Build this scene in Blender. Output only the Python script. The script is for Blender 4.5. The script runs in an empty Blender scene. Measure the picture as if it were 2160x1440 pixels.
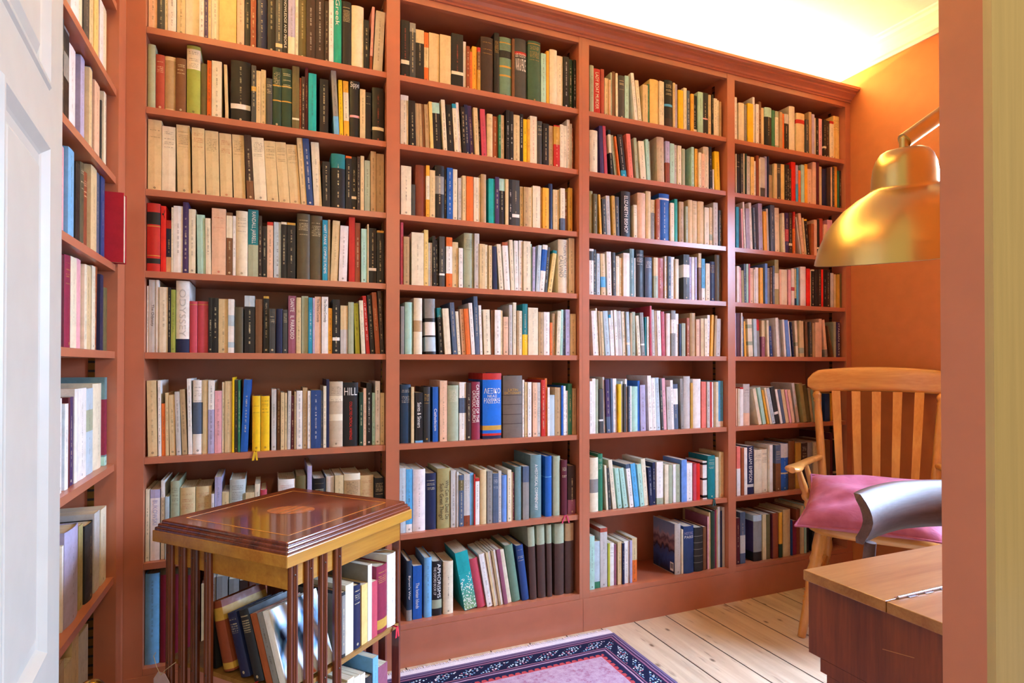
import bpy, bmesh, math, random
from mathutils import Vector, Matrix
from math import sin, cos, pi, radians as R

S = bpy.context.scene
COL = S.collection
rnd = random.Random(11)

# ------------------------------------------------------------------ camera
cam_d = bpy.data.cameras.new('camera')
cam = bpy.data.objects.new('camera', cam_d); COL.objects.link(cam)
CAMZ = 1.0937
cam.location = (0, 0, CAMZ)
cam.rotation_euler = (R(90 + 0.492), 0, R(-22.586))
cam_d.sensor_width = 36; cam_d.lens = 36 * 1227.9 / 2160
cam_d.shift_y = 38.3 / 2160
cam_d.clip_start = 0.02
S.camera = cam
S.view_settings.view_transform = 'Standard'; S.view_settings.look = 'None'
S.view_settings.gamma = 1; S.view_settings.use_curve_mapping = False
S.view_settings.exposure = 0.44

# ------------------------------------------------------------------ light
W = bpy.data.worlds.new('world'); S.world = W; W.use_nodes = True
bg = W.node_tree.nodes['Background']
bg.inputs[0].default_value = (1.0, 0.80, 0.46, 1); bg.inputs[1].default_value = 0.50

def area(name, loc, rot, sx, sy, power, color):
    l = bpy.data.lights.new(name, 'AREA'); l.shape = 'RECTANGLE'; l.size = sx; l.size_y = sy
    l.energy = power; l.color = color
    o = bpy.data.objects.new(name, l); COL.objects.link(o); o.location = loc; o.rotation_euler = rot
    return o
# the strip light lying on top of the bookcases, shining up to the ceiling
area('strip_glow', (1.18, 2.22, 2.485), (pi, 0, 0), 3.1, 0.03, 80, (1.0, 0.79, 0.29))
area('strip_glow_return', (-0.54, 1.5, 2.485), (pi, 0, 0), 0.03, 1.0, 25, (1.0, 0.79, 0.29))
# daylight through the window in the right wall
wl = area('window_daylight', (3.30, 0.92, 1.75), (0, R(52), 0), 1.6, 1.0, 225, (0.51, 0.74, 1.14))
wl.data.spread = R(130)     # skylight: comes from above the horizon only

# warm ceiling lamp of the hall, behind the camera
hl = bpy.data.lights.new('hall_lamp_light', 'POINT'); hl.energy = 28; hl.color = (1.0, .78, .46); hl.shadow_soft_size = .12
ho = bpy.data.objects.new('hall_lamp_light', hl); COL.objects.link(ho); ho.location = (.45, -.75, 2.15)

# ------------------------------------------------------------------ helpers
def srgb(h):
    c = [int(h[i:i + 2], 16) / 255 for i in (0, 2, 4)]
    return tuple((x / 12.92) if x <= .04045 else ((x + .055) / 1.055) ** 2.4 for x in c)

class MB:
    def __init__(s): s.v = []; s.f = []; s.sm = []
    def add(s, vs, fs, M=None, smooth=False):
        b = len(s.v)
        s.v += [tuple(M @ Vector(p)) if M else tuple(p) for p in vs]
        for f in fs: s.f.append([i + b for i in f]); s.sm.append(smooth)
        return s
    def box(s, x0, x1, y0, y1, z0, z1, M=None, bev=0):
        if bev:
            bm = bmesh.new()
            vs = [bm.verts.new((x, y, z)) for x in (x0, x1) for y in (y0, y1) for z in (z0, z1)]
            for q in ((0, 1, 3, 2), (4, 6, 7, 5), (0, 4, 5, 1), (2, 3, 7, 6), (0, 2, 6, 4), (1, 5, 7, 3)):
                bm.faces.new([vs[i] for i in q])
            bmesh.ops.bevel(bm, geom=bm.edges[:], offset=bev, segments=2, affect='EDGES', profile=.5)
            bm.verts.index_update()
            s.add([v.co for v in bm.verts], [[v.index for v in f.verts] for f in bm.faces], M)
            bm.free(); return s
        vs = [(x, y, z) for x in (x0, x1) for y in (y0, y1) for z in (z0, z1)]
        return s.add(vs, [(0, 1, 3, 2), (4, 6, 7, 5), (0, 4, 5, 1), (2, 3, 7, 6), (0, 2, 6, 4), (1, 5, 7, 3)], M)
    def prism(s, poly, fn, a, b, smooth=False):
        """poly of (p,q); fn(p,q,t) -> xyz; extruded from t=a to t=b"""
        n = len(poly)
        vs = [fn(p, q, a) for p, q in poly] + [fn(p, q, b) for p, q in poly]
        fs = [(i, (i + 1) % n, (i + 1) % n + n, i + n) for i in range(n)]
        s.add(vs, fs, None, smooth); s.add(vs, [list(range(n))[::-1], list(range(n, 2 * n))])
        return s
    def lathe(s, prof, M=None, n=24, cap=True, smooth=True):
        vs = []; fs = []
        for r, z in prof:
            vs += [(r * cos(2 * pi * k / n), r * sin(2 * pi * k / n), z) for k in range(n)]
        m = len(prof)
        for i in range(m - 1):
            for k in range(n):
                fs.append((i * n + k, i * n + (k + 1) % n, (i + 1) * n + (k + 1) % n, (i + 1) * n + k))
        s.add(vs, fs, M, smooth)
        if cap: s.add(vs[:n], [list(range(n))[::-1]], M); s.add(vs[-n:], [list(range(n))], M)
        return s
    def turned(s, a, b, prof, n=16):
        """prof: (t 0..1 along a->b, radius)"""
        a = Vector(a); b = Vector(b); d = b - a
        M = Matrix.Translation(a) @ d.to_track_quat('Z', 'Y').to_matrix().to_4x4()
        return s.lathe([(r, t * d.length) for t, r in prof], M, n)
    def loft(s, rings, closed=True, cap=True, smooth=True):
        n = len(rings[0]); vs = [p for r in rings for p in r]; fs = []
        for i in range(len(rings) - 1):
            for k in range(n if closed else n - 1):
                fs.append((i * n + k, i * n + (k + 1) % n, (i + 1) * n + (k + 1) % n, (i + 1) * n + k))
        s.add(vs, fs, None, smooth)
        if cap: s.add(rings[0], [list(range(n))[::-1]]); s.add(rings[-1], [list(range(n))])
        return s
    def tube(s, pts, r, n=8):
        rings = []
        P = [Vector(p) for p in pts]
        for i, p in enumerate(P):
            d = (P[min(i + 1, len(P) - 1)] - P[max(i - 1, 0)]).normalized()
            q = d.to_track_quat('Z', 'Y')
            rr = r[i] if isinstance(r, (list, tuple)) else r
            rings.append([tuple(p + q @ Vector((rr * cos(2 * pi * k / n), rr * sin(2 * pi * k / n), 0))) for k in range(n)])
        return s.loft(rings)
    def build(s, name, mat, parent=None, **props):
        me = bpy.data.meshes.new(name); me.from_pydata(s.v, [], s.f)
        for p, f in zip(me.polygons, s.sm): p.use_smooth = f
        bm = bmesh.new(); bm.from_mesh(me); bmesh.ops.recalc_face_normals(bm, faces=bm.faces[:]); bm.to_mesh(me); bm.free()
        me.update()
        if mat: me.materials.append(mat)
        o = bpy.data.objects.new(name, me); COL.objects.link(o)
        if parent: o.parent = parent
        for k, v in props.items(): o[k] = v
        return o

def thing(name, label, cat, loc=(0, 0, 0), rz=0, group=None):
    o = bpy.data.objects.new(name, None); COL.objects.link(o); o.location = loc; o.rotation_euler = (0, 0, rz)
    o.empty_display_size = .05
    o['label'] = label; o['category'] = cat
    if group: o['group'] = group
    return o
def struct(name, mb, mat): return mb.build(name, mat, None, kind='structure')

# ------------------------------------------------------------------ materials
def newmat(name, rough=.5, spec=.5, metal=0):
    m = bpy.data.materials.new(name); m.use_nodes = True
    nt = m.node_tree; b = nt.nodes['Principled BSDF']
    b.inputs['Roughness'].default_value = rough; b.inputs['Metallic'].default_value = metal
    b.inputs['Specular IOR Level'].default_value = spec
    return m, nt, b
class N:
    def __init__(s, nt): s.nt = nt
    def __call__(s, t, **kw):
        n = s.nt.nodes.new('ShaderNode' + t)
        for k, v in kw.items():
            if k == 'props':
                for a, c in v.items(): setattr(n, a, c)
            else:
                key = int(k[1:]) if k[0] == 'i' and k[1:].isdigit() else k
                if hasattr(v, 'is_linked') or isinstance(v, bpy.types.NodeSocket): s.nt.links.new(v, n.inputs[key])
                else: n.inputs[key].default_value = v
        return n
    def math(s, op, a, b=None, c=None):
        n = s.nt.nodes.new('ShaderNodeMath'); n.operation = op
        for i, v in enumerate((a, b, c)):
            if v is None: continue
            if isinstance(v, bpy.types.NodeSocket): s.nt.links.new(v, n.inputs[i])
            else: n.inputs[i].default_value = v
        return n.outputs[0]
    def mix(s, f, a, b, mode='MIX'):
        n = s.nt.nodes.new('ShaderNodeMix'); n.data_type = 'RGBA'; n.blend_type = mode
        for i, v in ((0, f), (6, a), (7, b)):
            if isinstance(v, bpy.types.NodeSocket): s.nt.links.new(v, n.inputs[i])
            else: n.inputs[i].default_value = v if i == 0 or len(v) == 4 else (*v, 1)
        return n.outputs[2]
    def ramp(s, f, stops, interp='LINEAR'):
        n = s.nt.nodes.new('ShaderNodeValToRGB'); cr = n.color_ramp; cr.interpolation = interp
        while len(cr.elements) < len(stops): cr.elements.new(.5)
        for e, (p, c) in zip(cr.elements, stops): e.position = p; e.color = (*c, 1) if len(c) == 3 else c
        s.nt.links.new(f, n.inputs[0]); return n.outputs[0]
    def coord(s, scale=(1, 1, 1), kind='Object', rot=(0, 0, 0)):
        tc = s.nt.nodes.new('ShaderNodeTexCoord'); mp = s.nt.nodes.new('ShaderNodeMapping')
        mp.inputs['Scale'].default_value = scale; mp.inputs['Rotation'].default_value = rot
        s.nt.links.new(tc.outputs[kind], mp.inputs[0]); return mp.outputs[0]
    def link(s, a, b): s.nt.links.new(a, b)

def paint(name, hexc, rough=.45, vary=.05, bump=.03, sc=(6, 6, 6), spec=.5):
    m, nt, b = newmat(name, rough, spec); n = N(nt)
    co = n.coord(sc)
    t = n('TexNoise', Vector=co, Scale=3.0, Detail=5.0)
    c = srgb(hexc)
    d = tuple(x * (1 - vary * 2.2) for x in c); e = tuple(min(1, x * (1 + vary)) for x in c)
    n.link(n.ramp(t.outputs[0], [(.3, d), (.7, e)]), b.inputs['Base Color'])
    t2 = n('TexNoise', Vector=co, Scale=60.0, Detail=3.0)
    bp = n('Bump', Height=t2.outputs[0], Strength=bump, Distance=.002)
    n.link(bp.outputs[0], b.inputs['Normal'])
    return m
def wood(name, dark, light, axis='x', rough=.35, fine=1.0, coat=0.0, contrast=1.0):
    m, nt, b = newmat(name, rough); n = N(nt)
    st = {'x': (1.2, 16, 16), 'y': (16, 1.2, 16), 'z': (16, 16, 1.2)}[axis]
    co = n.coord(tuple(v * fine for v in st))
    t = n('TexNoise', Vector=co, Scale=1.6, Detail=6.0, Roughness=.62, Distortion=.6)
    co2 = n.coord(tuple(v * fine * 6 for v in st))
    t2 = n('TexNoise', Vector=co2, Scale=2.0, Detail=3.0)
    f = n.math('ADD', n.math('MULTIPLY', t.outputs[0], .75), n.math('MULTIPLY', t2.outputs[0], .25))
    w = .17 / contrast
    n.link(n.ramp(f, [(.5 - w, srgb(dark)), (.5 + w, srgb(light))]), b.inputs['Base Color'])
    b.inputs['Coat Weight'].default_value = coat; b.inputs['Coat Roughness'].default_value = .08
    bp = n('Bump', Height=t2.outputs[0], Strength=.06, Distance=.001); n.link(bp.outputs[0], b.inputs['Normal'])
    return m
def plain(name, hexc, rough=.5, metal=0, spec=.5):
    m, nt, b = newmat(name, rough, spec, metal); n = N(nt)
    t = n('TexNoise', Vector=n.coord((30, 30, 30)), Scale=2.0, Detail=3.0)
    c = srgb(hexc)
    n.link(n.ramp(t.outputs[0], [(.3, tuple(x * .88 for x in c)), (.7, c)]), b.inputs['Base Color'])
    return m

M_terra = paint('terracotta_paint', 'B66E50', .30, .03, .03, spec=.65)
M_wall = paint('terracotta_wall', 'C07444', .6, .03, .02, spec=.3)
M_white = paint('off_white_paint', 'BCB8AC', .4, .02, .03)
M_olive = paint('stone_olive_paint', 'B5A274', .45, .05, .12, sc=(40, 40, 1.2))
M_ceil = paint('ceiling_paint', 'F6F1E6', .8, .01, .01, spec=.2)
M_hall = paint('hall_paint', 'D8D2C4', .7, .02, .02, spec=.2)

def brass_mat():
    m, nt, b = newmat('brushed_brass', .3, .5, 1.0); n = N(nt)
    b.inputs['Base Color'].default_value = (*srgb('D8BC78'), 1)
    t = n('TexNoise', Vector=n.coord((40, 40, 40)), Scale=1.0, Detail=1.0)
    n.link(n.ramp(t.outputs[0], [(.3, (.28,) * 3), (.7, (.31,) * 3)]), b.inputs['Roughness'])
    return m
M_brass = brass_mat()
M_brass2 = plain('polished_brass', 'C9A24E', .22, 1.0)
def bronze_mat():
    m, nt, b = newmat('bronze_slotted_strip', .4, .5, 1.0); n = N(nt)
    z = n('SeparateXYZ', Vector=n.coord()).outputs[2]
    f = n.math('GREATER_THAN', n.math('FRACT', n.math('MULTIPLY', z, 38.0)), .74)
    n.link(n.mix(f, srgb('8A6A38'), srgb('15110F')), b.inputs['Base Color']); n.link(n.math('SUBTRACT', 1.0, f), b.inputs['Metallic'])
    return m
M_bronze = bronze_mat()
M_steel = plain('steel_hinge', 'C9CBD2', .25, 1.0)
M_screw = plain('dark_screw', '6A6058', .35, 1.0)
M_black = plain('black_slot', '15110F', .6)

M_mahog = wood('mahogany_dark', '4A1E10', '8A4422', 'x', .24, .8, .6)
M_mahogz = wood('mahogany_upright', '3E180C', '8A4524', 'z', .3, .9, .3)
M_satin = wood('satinwood_edge', '9A5C18', 'CE9A3A', 'x', .3, .8, .35, .7)
M_oakedge = wood('tan_shelf_edge', '7A5222', 'A87C3C', 'x', .4)
M_pine = wood('honey_chair_wood', 'B46E2C', 'DCA254', 'z', .32, .7, .4, .8)
M_pinex = wood('honey_chair_wood_rail', 'BC7630', 'E4AC60', 'x', .3, .7, .4, .8)
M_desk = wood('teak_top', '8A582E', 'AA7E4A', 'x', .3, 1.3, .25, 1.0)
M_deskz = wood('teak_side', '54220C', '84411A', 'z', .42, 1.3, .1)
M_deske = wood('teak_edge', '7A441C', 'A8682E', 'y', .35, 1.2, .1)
M_walnut = wood('dark_chair_wood', '54403A', '74605A', 'x', .55, 1.0, 0.0)
M_walnut.node_tree.nodes['Principled BSDF'].inputs['Specular IOR Level'].default_value = .3

def floor_mat():
    m, nt, b = newmat('pine_floorboards', .42); n = N(nt)
    tc = nt.nodes.new('ShaderNodeTexCoord'); sp = n('SeparateXYZ', Vector=tc.outputs['Object'])
    x = n.math('DIVIDE', n.math('SUBTRACT', sp.outputs[0], 1.435), .163)
    bi = n.math('FLOOR', x); fr = n.math('FRACT', x)
    wn = n('TexWhiteNoise', props={'noise_dimensions': '1D'}, W=bi)
    off = n('CombineXYZ', X=n.math('MULTIPLY', wn.outputs[0], 30.0), Y=n.math('MULTIPLY', wn.outputs[0], 17.0), Z=0.0)
    vm = n('VectorMath', props={'operation': 'ADD'}, i0=tc.outputs['Object'], i1=off.outputs[0])
    mp = n('Mapping', Vector=vm.outputs[0]); mp.inputs['Scale'].default_value = (14, 1.1, 1)
    g = n('TexNoise', Vector=mp.outputs[0], Scale=1.5, Detail=6.0, Distortion=1.2)
    c = n.ramp(g.outputs[0], [(.25, srgb('B29A80')), (.5, srgb('CAB59A')), (.75, srgb('D8C8AC'))])
    c = n.mix(n.math('MULTIPLY', wn.outputs[0], .35), c, srgb('C4A68A'))
    mk = n('Mapping', Vector=vm.outputs[0]); mk.inputs['Scale'].default_value = (13, 7.5, 1)
    vo = n('TexVoronoi', props={'voronoi_dimensions': '2D'}, Vector=mk.outputs[0], Scale=1.0, Randomness=1.0)
    sel = n.math('GREATER_THAN', n('SeparateColor', Color=vo.outputs['Color']).outputs[0], .72)
    kn = n.math('MULTIPLY', n.ramp(vo.outputs['Distance'], [(.04, (1, 1, 1)), (.085, (.5, .5, .5)), (.13, (0, 0, 0))]), sel)
    c = n.mix(n.math('MULTIPLY', kn, .85), c, srgb('5A3A22'))
    ms = n('Mapping', Vector=vm.outputs[0]); ms.inputs['Scale'].default_value = (40, 7, 1)
    st = n('TexNoise', Vector=ms.outputs[0], Scale=1.0, Detail=2.0)
    c = n.mix(n.ramp(st.outputs[0], [(.64, (0, 0, 0)), (.72, (.5, .5, .5))]), c, srgb('6A4A36'))
    mw = n('Mapping', Vector=vm.outputs[0]); mw.inputs['Scale'].default_value = (5, 2.2, 1)
    wr2 = n('TexNoise', Vector=mw.outputs[0], Scale=1.4, Detail=5.0, Roughness=.7)
    c = n.mix(n.ramp(wr2.outputs[0], [(.5, (0, 0, 0)), (.7, (.4, .4, .4))]), c, srgb('AA927E'))
    d = n.math('MINIMUM', fr, n.math('SUBTRACT', 1.0, fr))
    seam = n.math('LESS_THAN', d, .017)
    c = n.mix(seam, c, srgb('3A2416'))
    n.link(c, b.inputs['Base Color'])
    h = n.math('SUBTRACT', n.math('MULTIPLY', g.outputs[0], .15), seam)
    bp = n('Bump', Height=h, Strength=.4, Distance=.002); n.link(bp.outputs[0], b.inputs['Normal'])
    return m

# ------------------------------------------------------------------ the room
XR, YB, YF, XL, ZC = 2.77, 2.36, 0.4477, -0.66, 2.68
struct('floor', MB().box(-1.6, 3.2, -1.6, 2.5, -.05, 0), floor_mat())
struct('ceiling', MB().box(-.8, 3.0, .38, 2.5, ZC, ZC + .05), M_ceil)
struct('wall_back', MB().box(XL - .1, XR + .1, YB + .004, YB + .1, 0, ZC), M_wall)
wr = MB()
WY0, WY1, WZ0, WZ1 = .55, 1.30, .66, 2.12
wr.box(XR, XR + .12, YF, WY0, 0, ZC); wr.box(XR, XR + .12, WY1, YB + .1, 0, ZC)
wr.box(XR, XR + .12, WY0, WY1, 0, WZ0); wr.box(XR, XR + .12, WY0, WY1, WZ1, ZC)
struct('wall_right', wr, M_wall)
struct('wall_left', MB().box(XL - .1, XL - .004, YF, YB + .1, 0, ZC), M_wall)
wf = MB()
wf.box(.80, XR + .12, .4009, YF, 0, ZC); wf.box(XL - .1, -.33, .4009, YF, 0, ZC); wf.box(-.33, .80, .4009, YF, 2.12, ZC)
struct('wall_front', wf, M_wall)
# door frame: terracotta lining, olive architrave towards the hall
tr = MB().box(.744, .80, .4009, YF, 0, 2.12); tr.box(-.33, -.285, .4009, YF, 0, 2.12); tr.box(-.285, .744, .4009, YF, 2.065, 2.12)
struct('trim_1', tr, M_terra)
ar = MB().box(.744, .87, .392, .4009, 0, 2.19); ar.box(-.41, -.285, .392, .4009, 0, 2.19); ar.box(-.285, .744, .392, .4009, 2.065, 2.19)
struct('trim_2', ar, M_olive)
# crown moulding on the right wall
cr = [(0, 0), (-.008, 0), (-.012, .012), (-.02, .018), (-.026, .04), (-.045, .066), (-.06, .076), (-.064, .088), (-.078, .092), (-.082, .098), (0, .098)]
struct('trim_3', MB().prism(cr, lambda p, q, t: (XR + p, t, ZC - .098 + q), YF, YB), M_ceil)
# window in the right wall (beyond the door frame, gives the daylight)
wn = thing('window_1', 'white sash window in the terracotta right wall', 'window'); wn['kind'] = 'structure'
del wn['label'], wn['category']
fm = MB()
fm.box(XR + .02, XR + .1, WY0, WY0 + .04, WZ0, WZ1); fm.box(XR + .02, XR + .1, WY1 - .04, WY1, WZ0, WZ1)
fm.box(XR + .02, XR + .1, WY0 + .04, WY1 - .04, WZ0, WZ0 + .05); fm.box(XR + .02, XR + .1, WY0 + .04, WY1 - .04, WZ1 - .04, WZ1)
fm.box(XR + .04, XR + .08, WY0 + .04, WY1 - .04, 1.47, 1.51)
fm.build('window_frame', M_white, wn)
gm = bpy.data.materials.new('window_glass'); gm.use_nodes = True; g = N(gm.node_tree)
gm.node_tree.nodes.remove(gm.node_tree.nodes['Principled BSDF'])
mxs = g('MixShader', i0=.06, i1=g('BsdfTransparent').outputs[0], i2=g('BsdfGlossy', Roughness=.02).outputs[0])
g.link(mxs.outputs[0], gm.node_tree.nodes['Material Output'].inputs[0])
MB().box(XR + .058, XR + .062, WY0 + .041, WY1 - .041, WZ0 + .051, 1.469).box(XR + .058, XR + .062, WY0 + .041, WY1 - .041, 1.511, WZ1 - .041).build('window_pane', gm, wn)
MB().box(XR - .03, XR + .02, WY0 - .04, WY1 + .04, WZ0 - .025, WZ0).build('window_sill', M_white, wn)

# ------------------------------------------------------------------ built-in bookcases
SHELF = [0, 2.149, 1.898, 1.641, 1.3855, 1.132, .805, .478, .155]
BAYX = {1: (-.3595, .385), 2: (.433, 1.173), 3: (1.220, 1.955), 4: (1.999, 2.734)}
Y0 = 2.10
CORN = [(0, 0), (-.004, 0), (-.006, .006), (-.012, .009), (-.014, .017), (-.024, .025), (-.034, .030), (-.036, .036), (-.048, .039), (-.052, .044), (-.056, .046), (-.056, .058), (.02, .058), (.02, 0)]
def standard(parent, x, y, z0, z1, nx):
    m = MB(); m.box(x - .001, x + .001, y - .008, y + .008, z0, z1) if nx else m.box(x - .008, x + .008, y - .001, y + .001, z0, z1)
    o = m.build('shelf_standard', M_bronze, parent)
def unit(label, bays, x0, x1, stiles):
    t = thing('built_in_bookcase', label, 'bookcase', (x0, Y0, 0), 0, 'terracotta fitted bookcases')
    sub = lambda mb, nm: mb.build(nm, M_terra, t)
    T = Matrix.Translation((-x0, -Y0, 0))
    for a, b in stiles: sub(MB().box(a, b, Y0, YB - .012, 0 if a > 0 or a < -.3 else 0, 2.446, T), 'upright')
    sub(MB().box(x0, x1, YB - .011, YB, 0, 2.446, T), 'back_panel')
    for k in bays:
        a, b = BAYX[k]
        for z in SHELF[1:-1]: sub(MB().box(a + .0005, b - .0005, Y0 + .006, YB - .012, z - .020, z, T), 'shelf')
        sub(MB().box(a + .0005, b - .0005, Y0, YB - .012, .135, .155, T), 'shelf')
        sub(MB().box(a + .0005, b - .0005, Y0, YB - .012, .0, .134, T), 'plinth')
        sub(MB().box(a + .0005, b - .0005, Y0 + .001, Y0 + .02, 2.422, 2.446, T), 'top_rail')
        sub(MB().box(a + .0005, b - .0005, Y0 + .021, YB - .012, 2.436, 2.446, T), 'top_board')
        standard(t, b - .0016 - x0, .09, .17, 2.42, True)
    # slim plinth facing running under the uprights
    sub(MB().box(x0 + .0006, x1 - .0006, Y0 - .004, Y0 - .0005, 0, .134, T), 'plinth_facing')
    sub(MB().prism(CORN, lambda p, q, s: (s - x0, p, 2.4465 + q), x0, x1), 'cornice')
    return t
uA = unit('tall terracotta fitted bookcase along the back wall, left half with two wide bays', (1, 2), -.411, 1.187, [(-.411, -.3595), (.385, .433), (1.173, 1.187)])
uB = unit('tall terracotta fitted bookcase along the back wall, right half ending at the orange wall', (3, 4), 1.1875, 2.769, [(1.1875, 1.220), (1.955, 1.999), (2.734, 2.769)])
# the return on the left wall
XF = -.411
t = thing('built_in_bookcase', 'narrow terracotta return bookcase on the left, behind the white door', 'bookcase', (XF, 1.5, 0), 0, 'terracotta fitted bookcases')
T = Matrix.Translation((-XF, -1.5, 0))
sub = lambda mb, nm: mb.build(nm, M_terra, t)
sub(MB().box(XL, XF, 2.010, 2.098, 0, 2.446, T), 'upright'); sub(MB().box(XL, XF, .95, .998, 0, 2.446, T), 'upright')
sub(MB().box(XL, XL + .01, .999, 2.009, 0, 2.446, T), 'back_panel')
for z in SHELF[1:]: sub(MB().box(XL + .011, XF - .006, .9985, 2.0095, z - .02, z, T), 'shelf')
sub(MB().box(XL + .011, XF - .002, .9985, 2.0095, 0, .134, T), 'plinth')
sub(MB().box(XF - .02, XF - .001, .9985, 2.0095, 2.422, 2.446, T), 'top_rail')
sub(MB().box(XL + .011, XF - .021, .9985, 2.0095, 2.436, 2.446, T), 'top_board')
sub(MB().prism(CORN, lambda p, q, s: (-p, s - 1.5, 2.4465 + q), .95, 2.043), 'cornice')
standard(t, -.473 - XF, 2.0085 - 1.5, .17, 2.42, False)
# strip lights resting on the bookcase tops
m_led, nt_, b_ = newmat('warm_led', .5)
b_.inputs['Emission Color'].default_value = (1, .9, .3, 1); b_.inputs['Emission Strength'].default_value = 8
sl = MB().box(-.38, 2.74, 2.21, 2.23, 2.4465, 2.456).build('strip_light', m_led)
sl['label'] = 'long warm strip light hidden on top of the back bookcase'; sl['category'] = 'light'
sl = MB().box(-.55, -.53, 1.0, 2.0, 2.4465, 2.456).build('strip_light', m_led)
sl['label'] = 'short warm strip light hidden on top of the left return bookcase'; sl['category'] = 'light'

# ------------------------------------------------------------------ books
PAL = {k: srgb(v) for k, v in (x.split(':') for x in
 'wh:F1EDE4 pw:F0E6E4 cr:EADFC0 bf:DCC492 yb:EACB7C yl:F4C716 yo:F2B038 go:C99C3E lb:C9B79A lg:C8C5BE gy:8E8C86 dg:464644 dk:2A2C2E bk:1E1C1C db:3A2822 dm:4E362E br:7A5030 tn:B89A6E ru:8E4426 rs:A4562E rl:7E3A26 rb:B04A36 rd:C22820 rr:E2241A mr:5A1C28 mo:8C2440 ro:C44A5A mv:97586C or:E4702A pe:E8BE9C pk:E8AAB0 cl:EE7E6E sk:58AEE0 sb:74B4E0 tb:1E96B8 bl:1A5CB0 bb:0A6CD4 cb:6C96DC nb:27467E nv:1C2448 sn:1E3A52 sl:54647C st:6E8E90 pb:BCD0D8 lv:B4AECE pu:43305E mt:AEDAC8 pg:C2CCC8 sg:A8B294 gn:2E7A58 tg:169A84 gd:3A5C46 sd:6C8C74 dn:24402E tl:0E7C82 tq:18AAAA lm:A2AC4C yg:B8BC3C kh:A89E66 ol:6A603A od:5A5038 lr:6E6258'.split())}
CNAME = dict(wh='white', pw='pinkish white', cr='cream', bf='buff', yb='pale yellow', yl='yellow', yo='amber', go='gold', lb='beige', lg='pale grey', gy='grey', dg='charcoal', dk='near-black', bk='black', db='dark brown', dm='chocolate', br='brown', tn='tan', ru='rust', rs='rust-orange', rl='red-brown', rb='brick red', rd='red', rr='bright red', mr='maroon', mo='crimson', ro='rose red', mv='mauve', pe='peach', pk='pink', cl='coral', sk='sky blue', sb='pale blue', tb='turquoise blue', bl='blue', bb='bright blue', cb='cornflower blue', nb='denim blue', nv='navy', sn='ink blue', sl='slate', st='grey-teal', pb='icy blue', lv='lavender', pu='purple', mt='mint', pg='silver-grey', sg='sage', gn='green', tg='emerald', gd='forest green', sd='grey-green', dn='dark green', tl='teal', tq='turquoise', lm='lime green', yg='lime yellow', kh='khaki', ol='olive', od='dark olive', lr='brown leather', **{'or': 'orange'})

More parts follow.
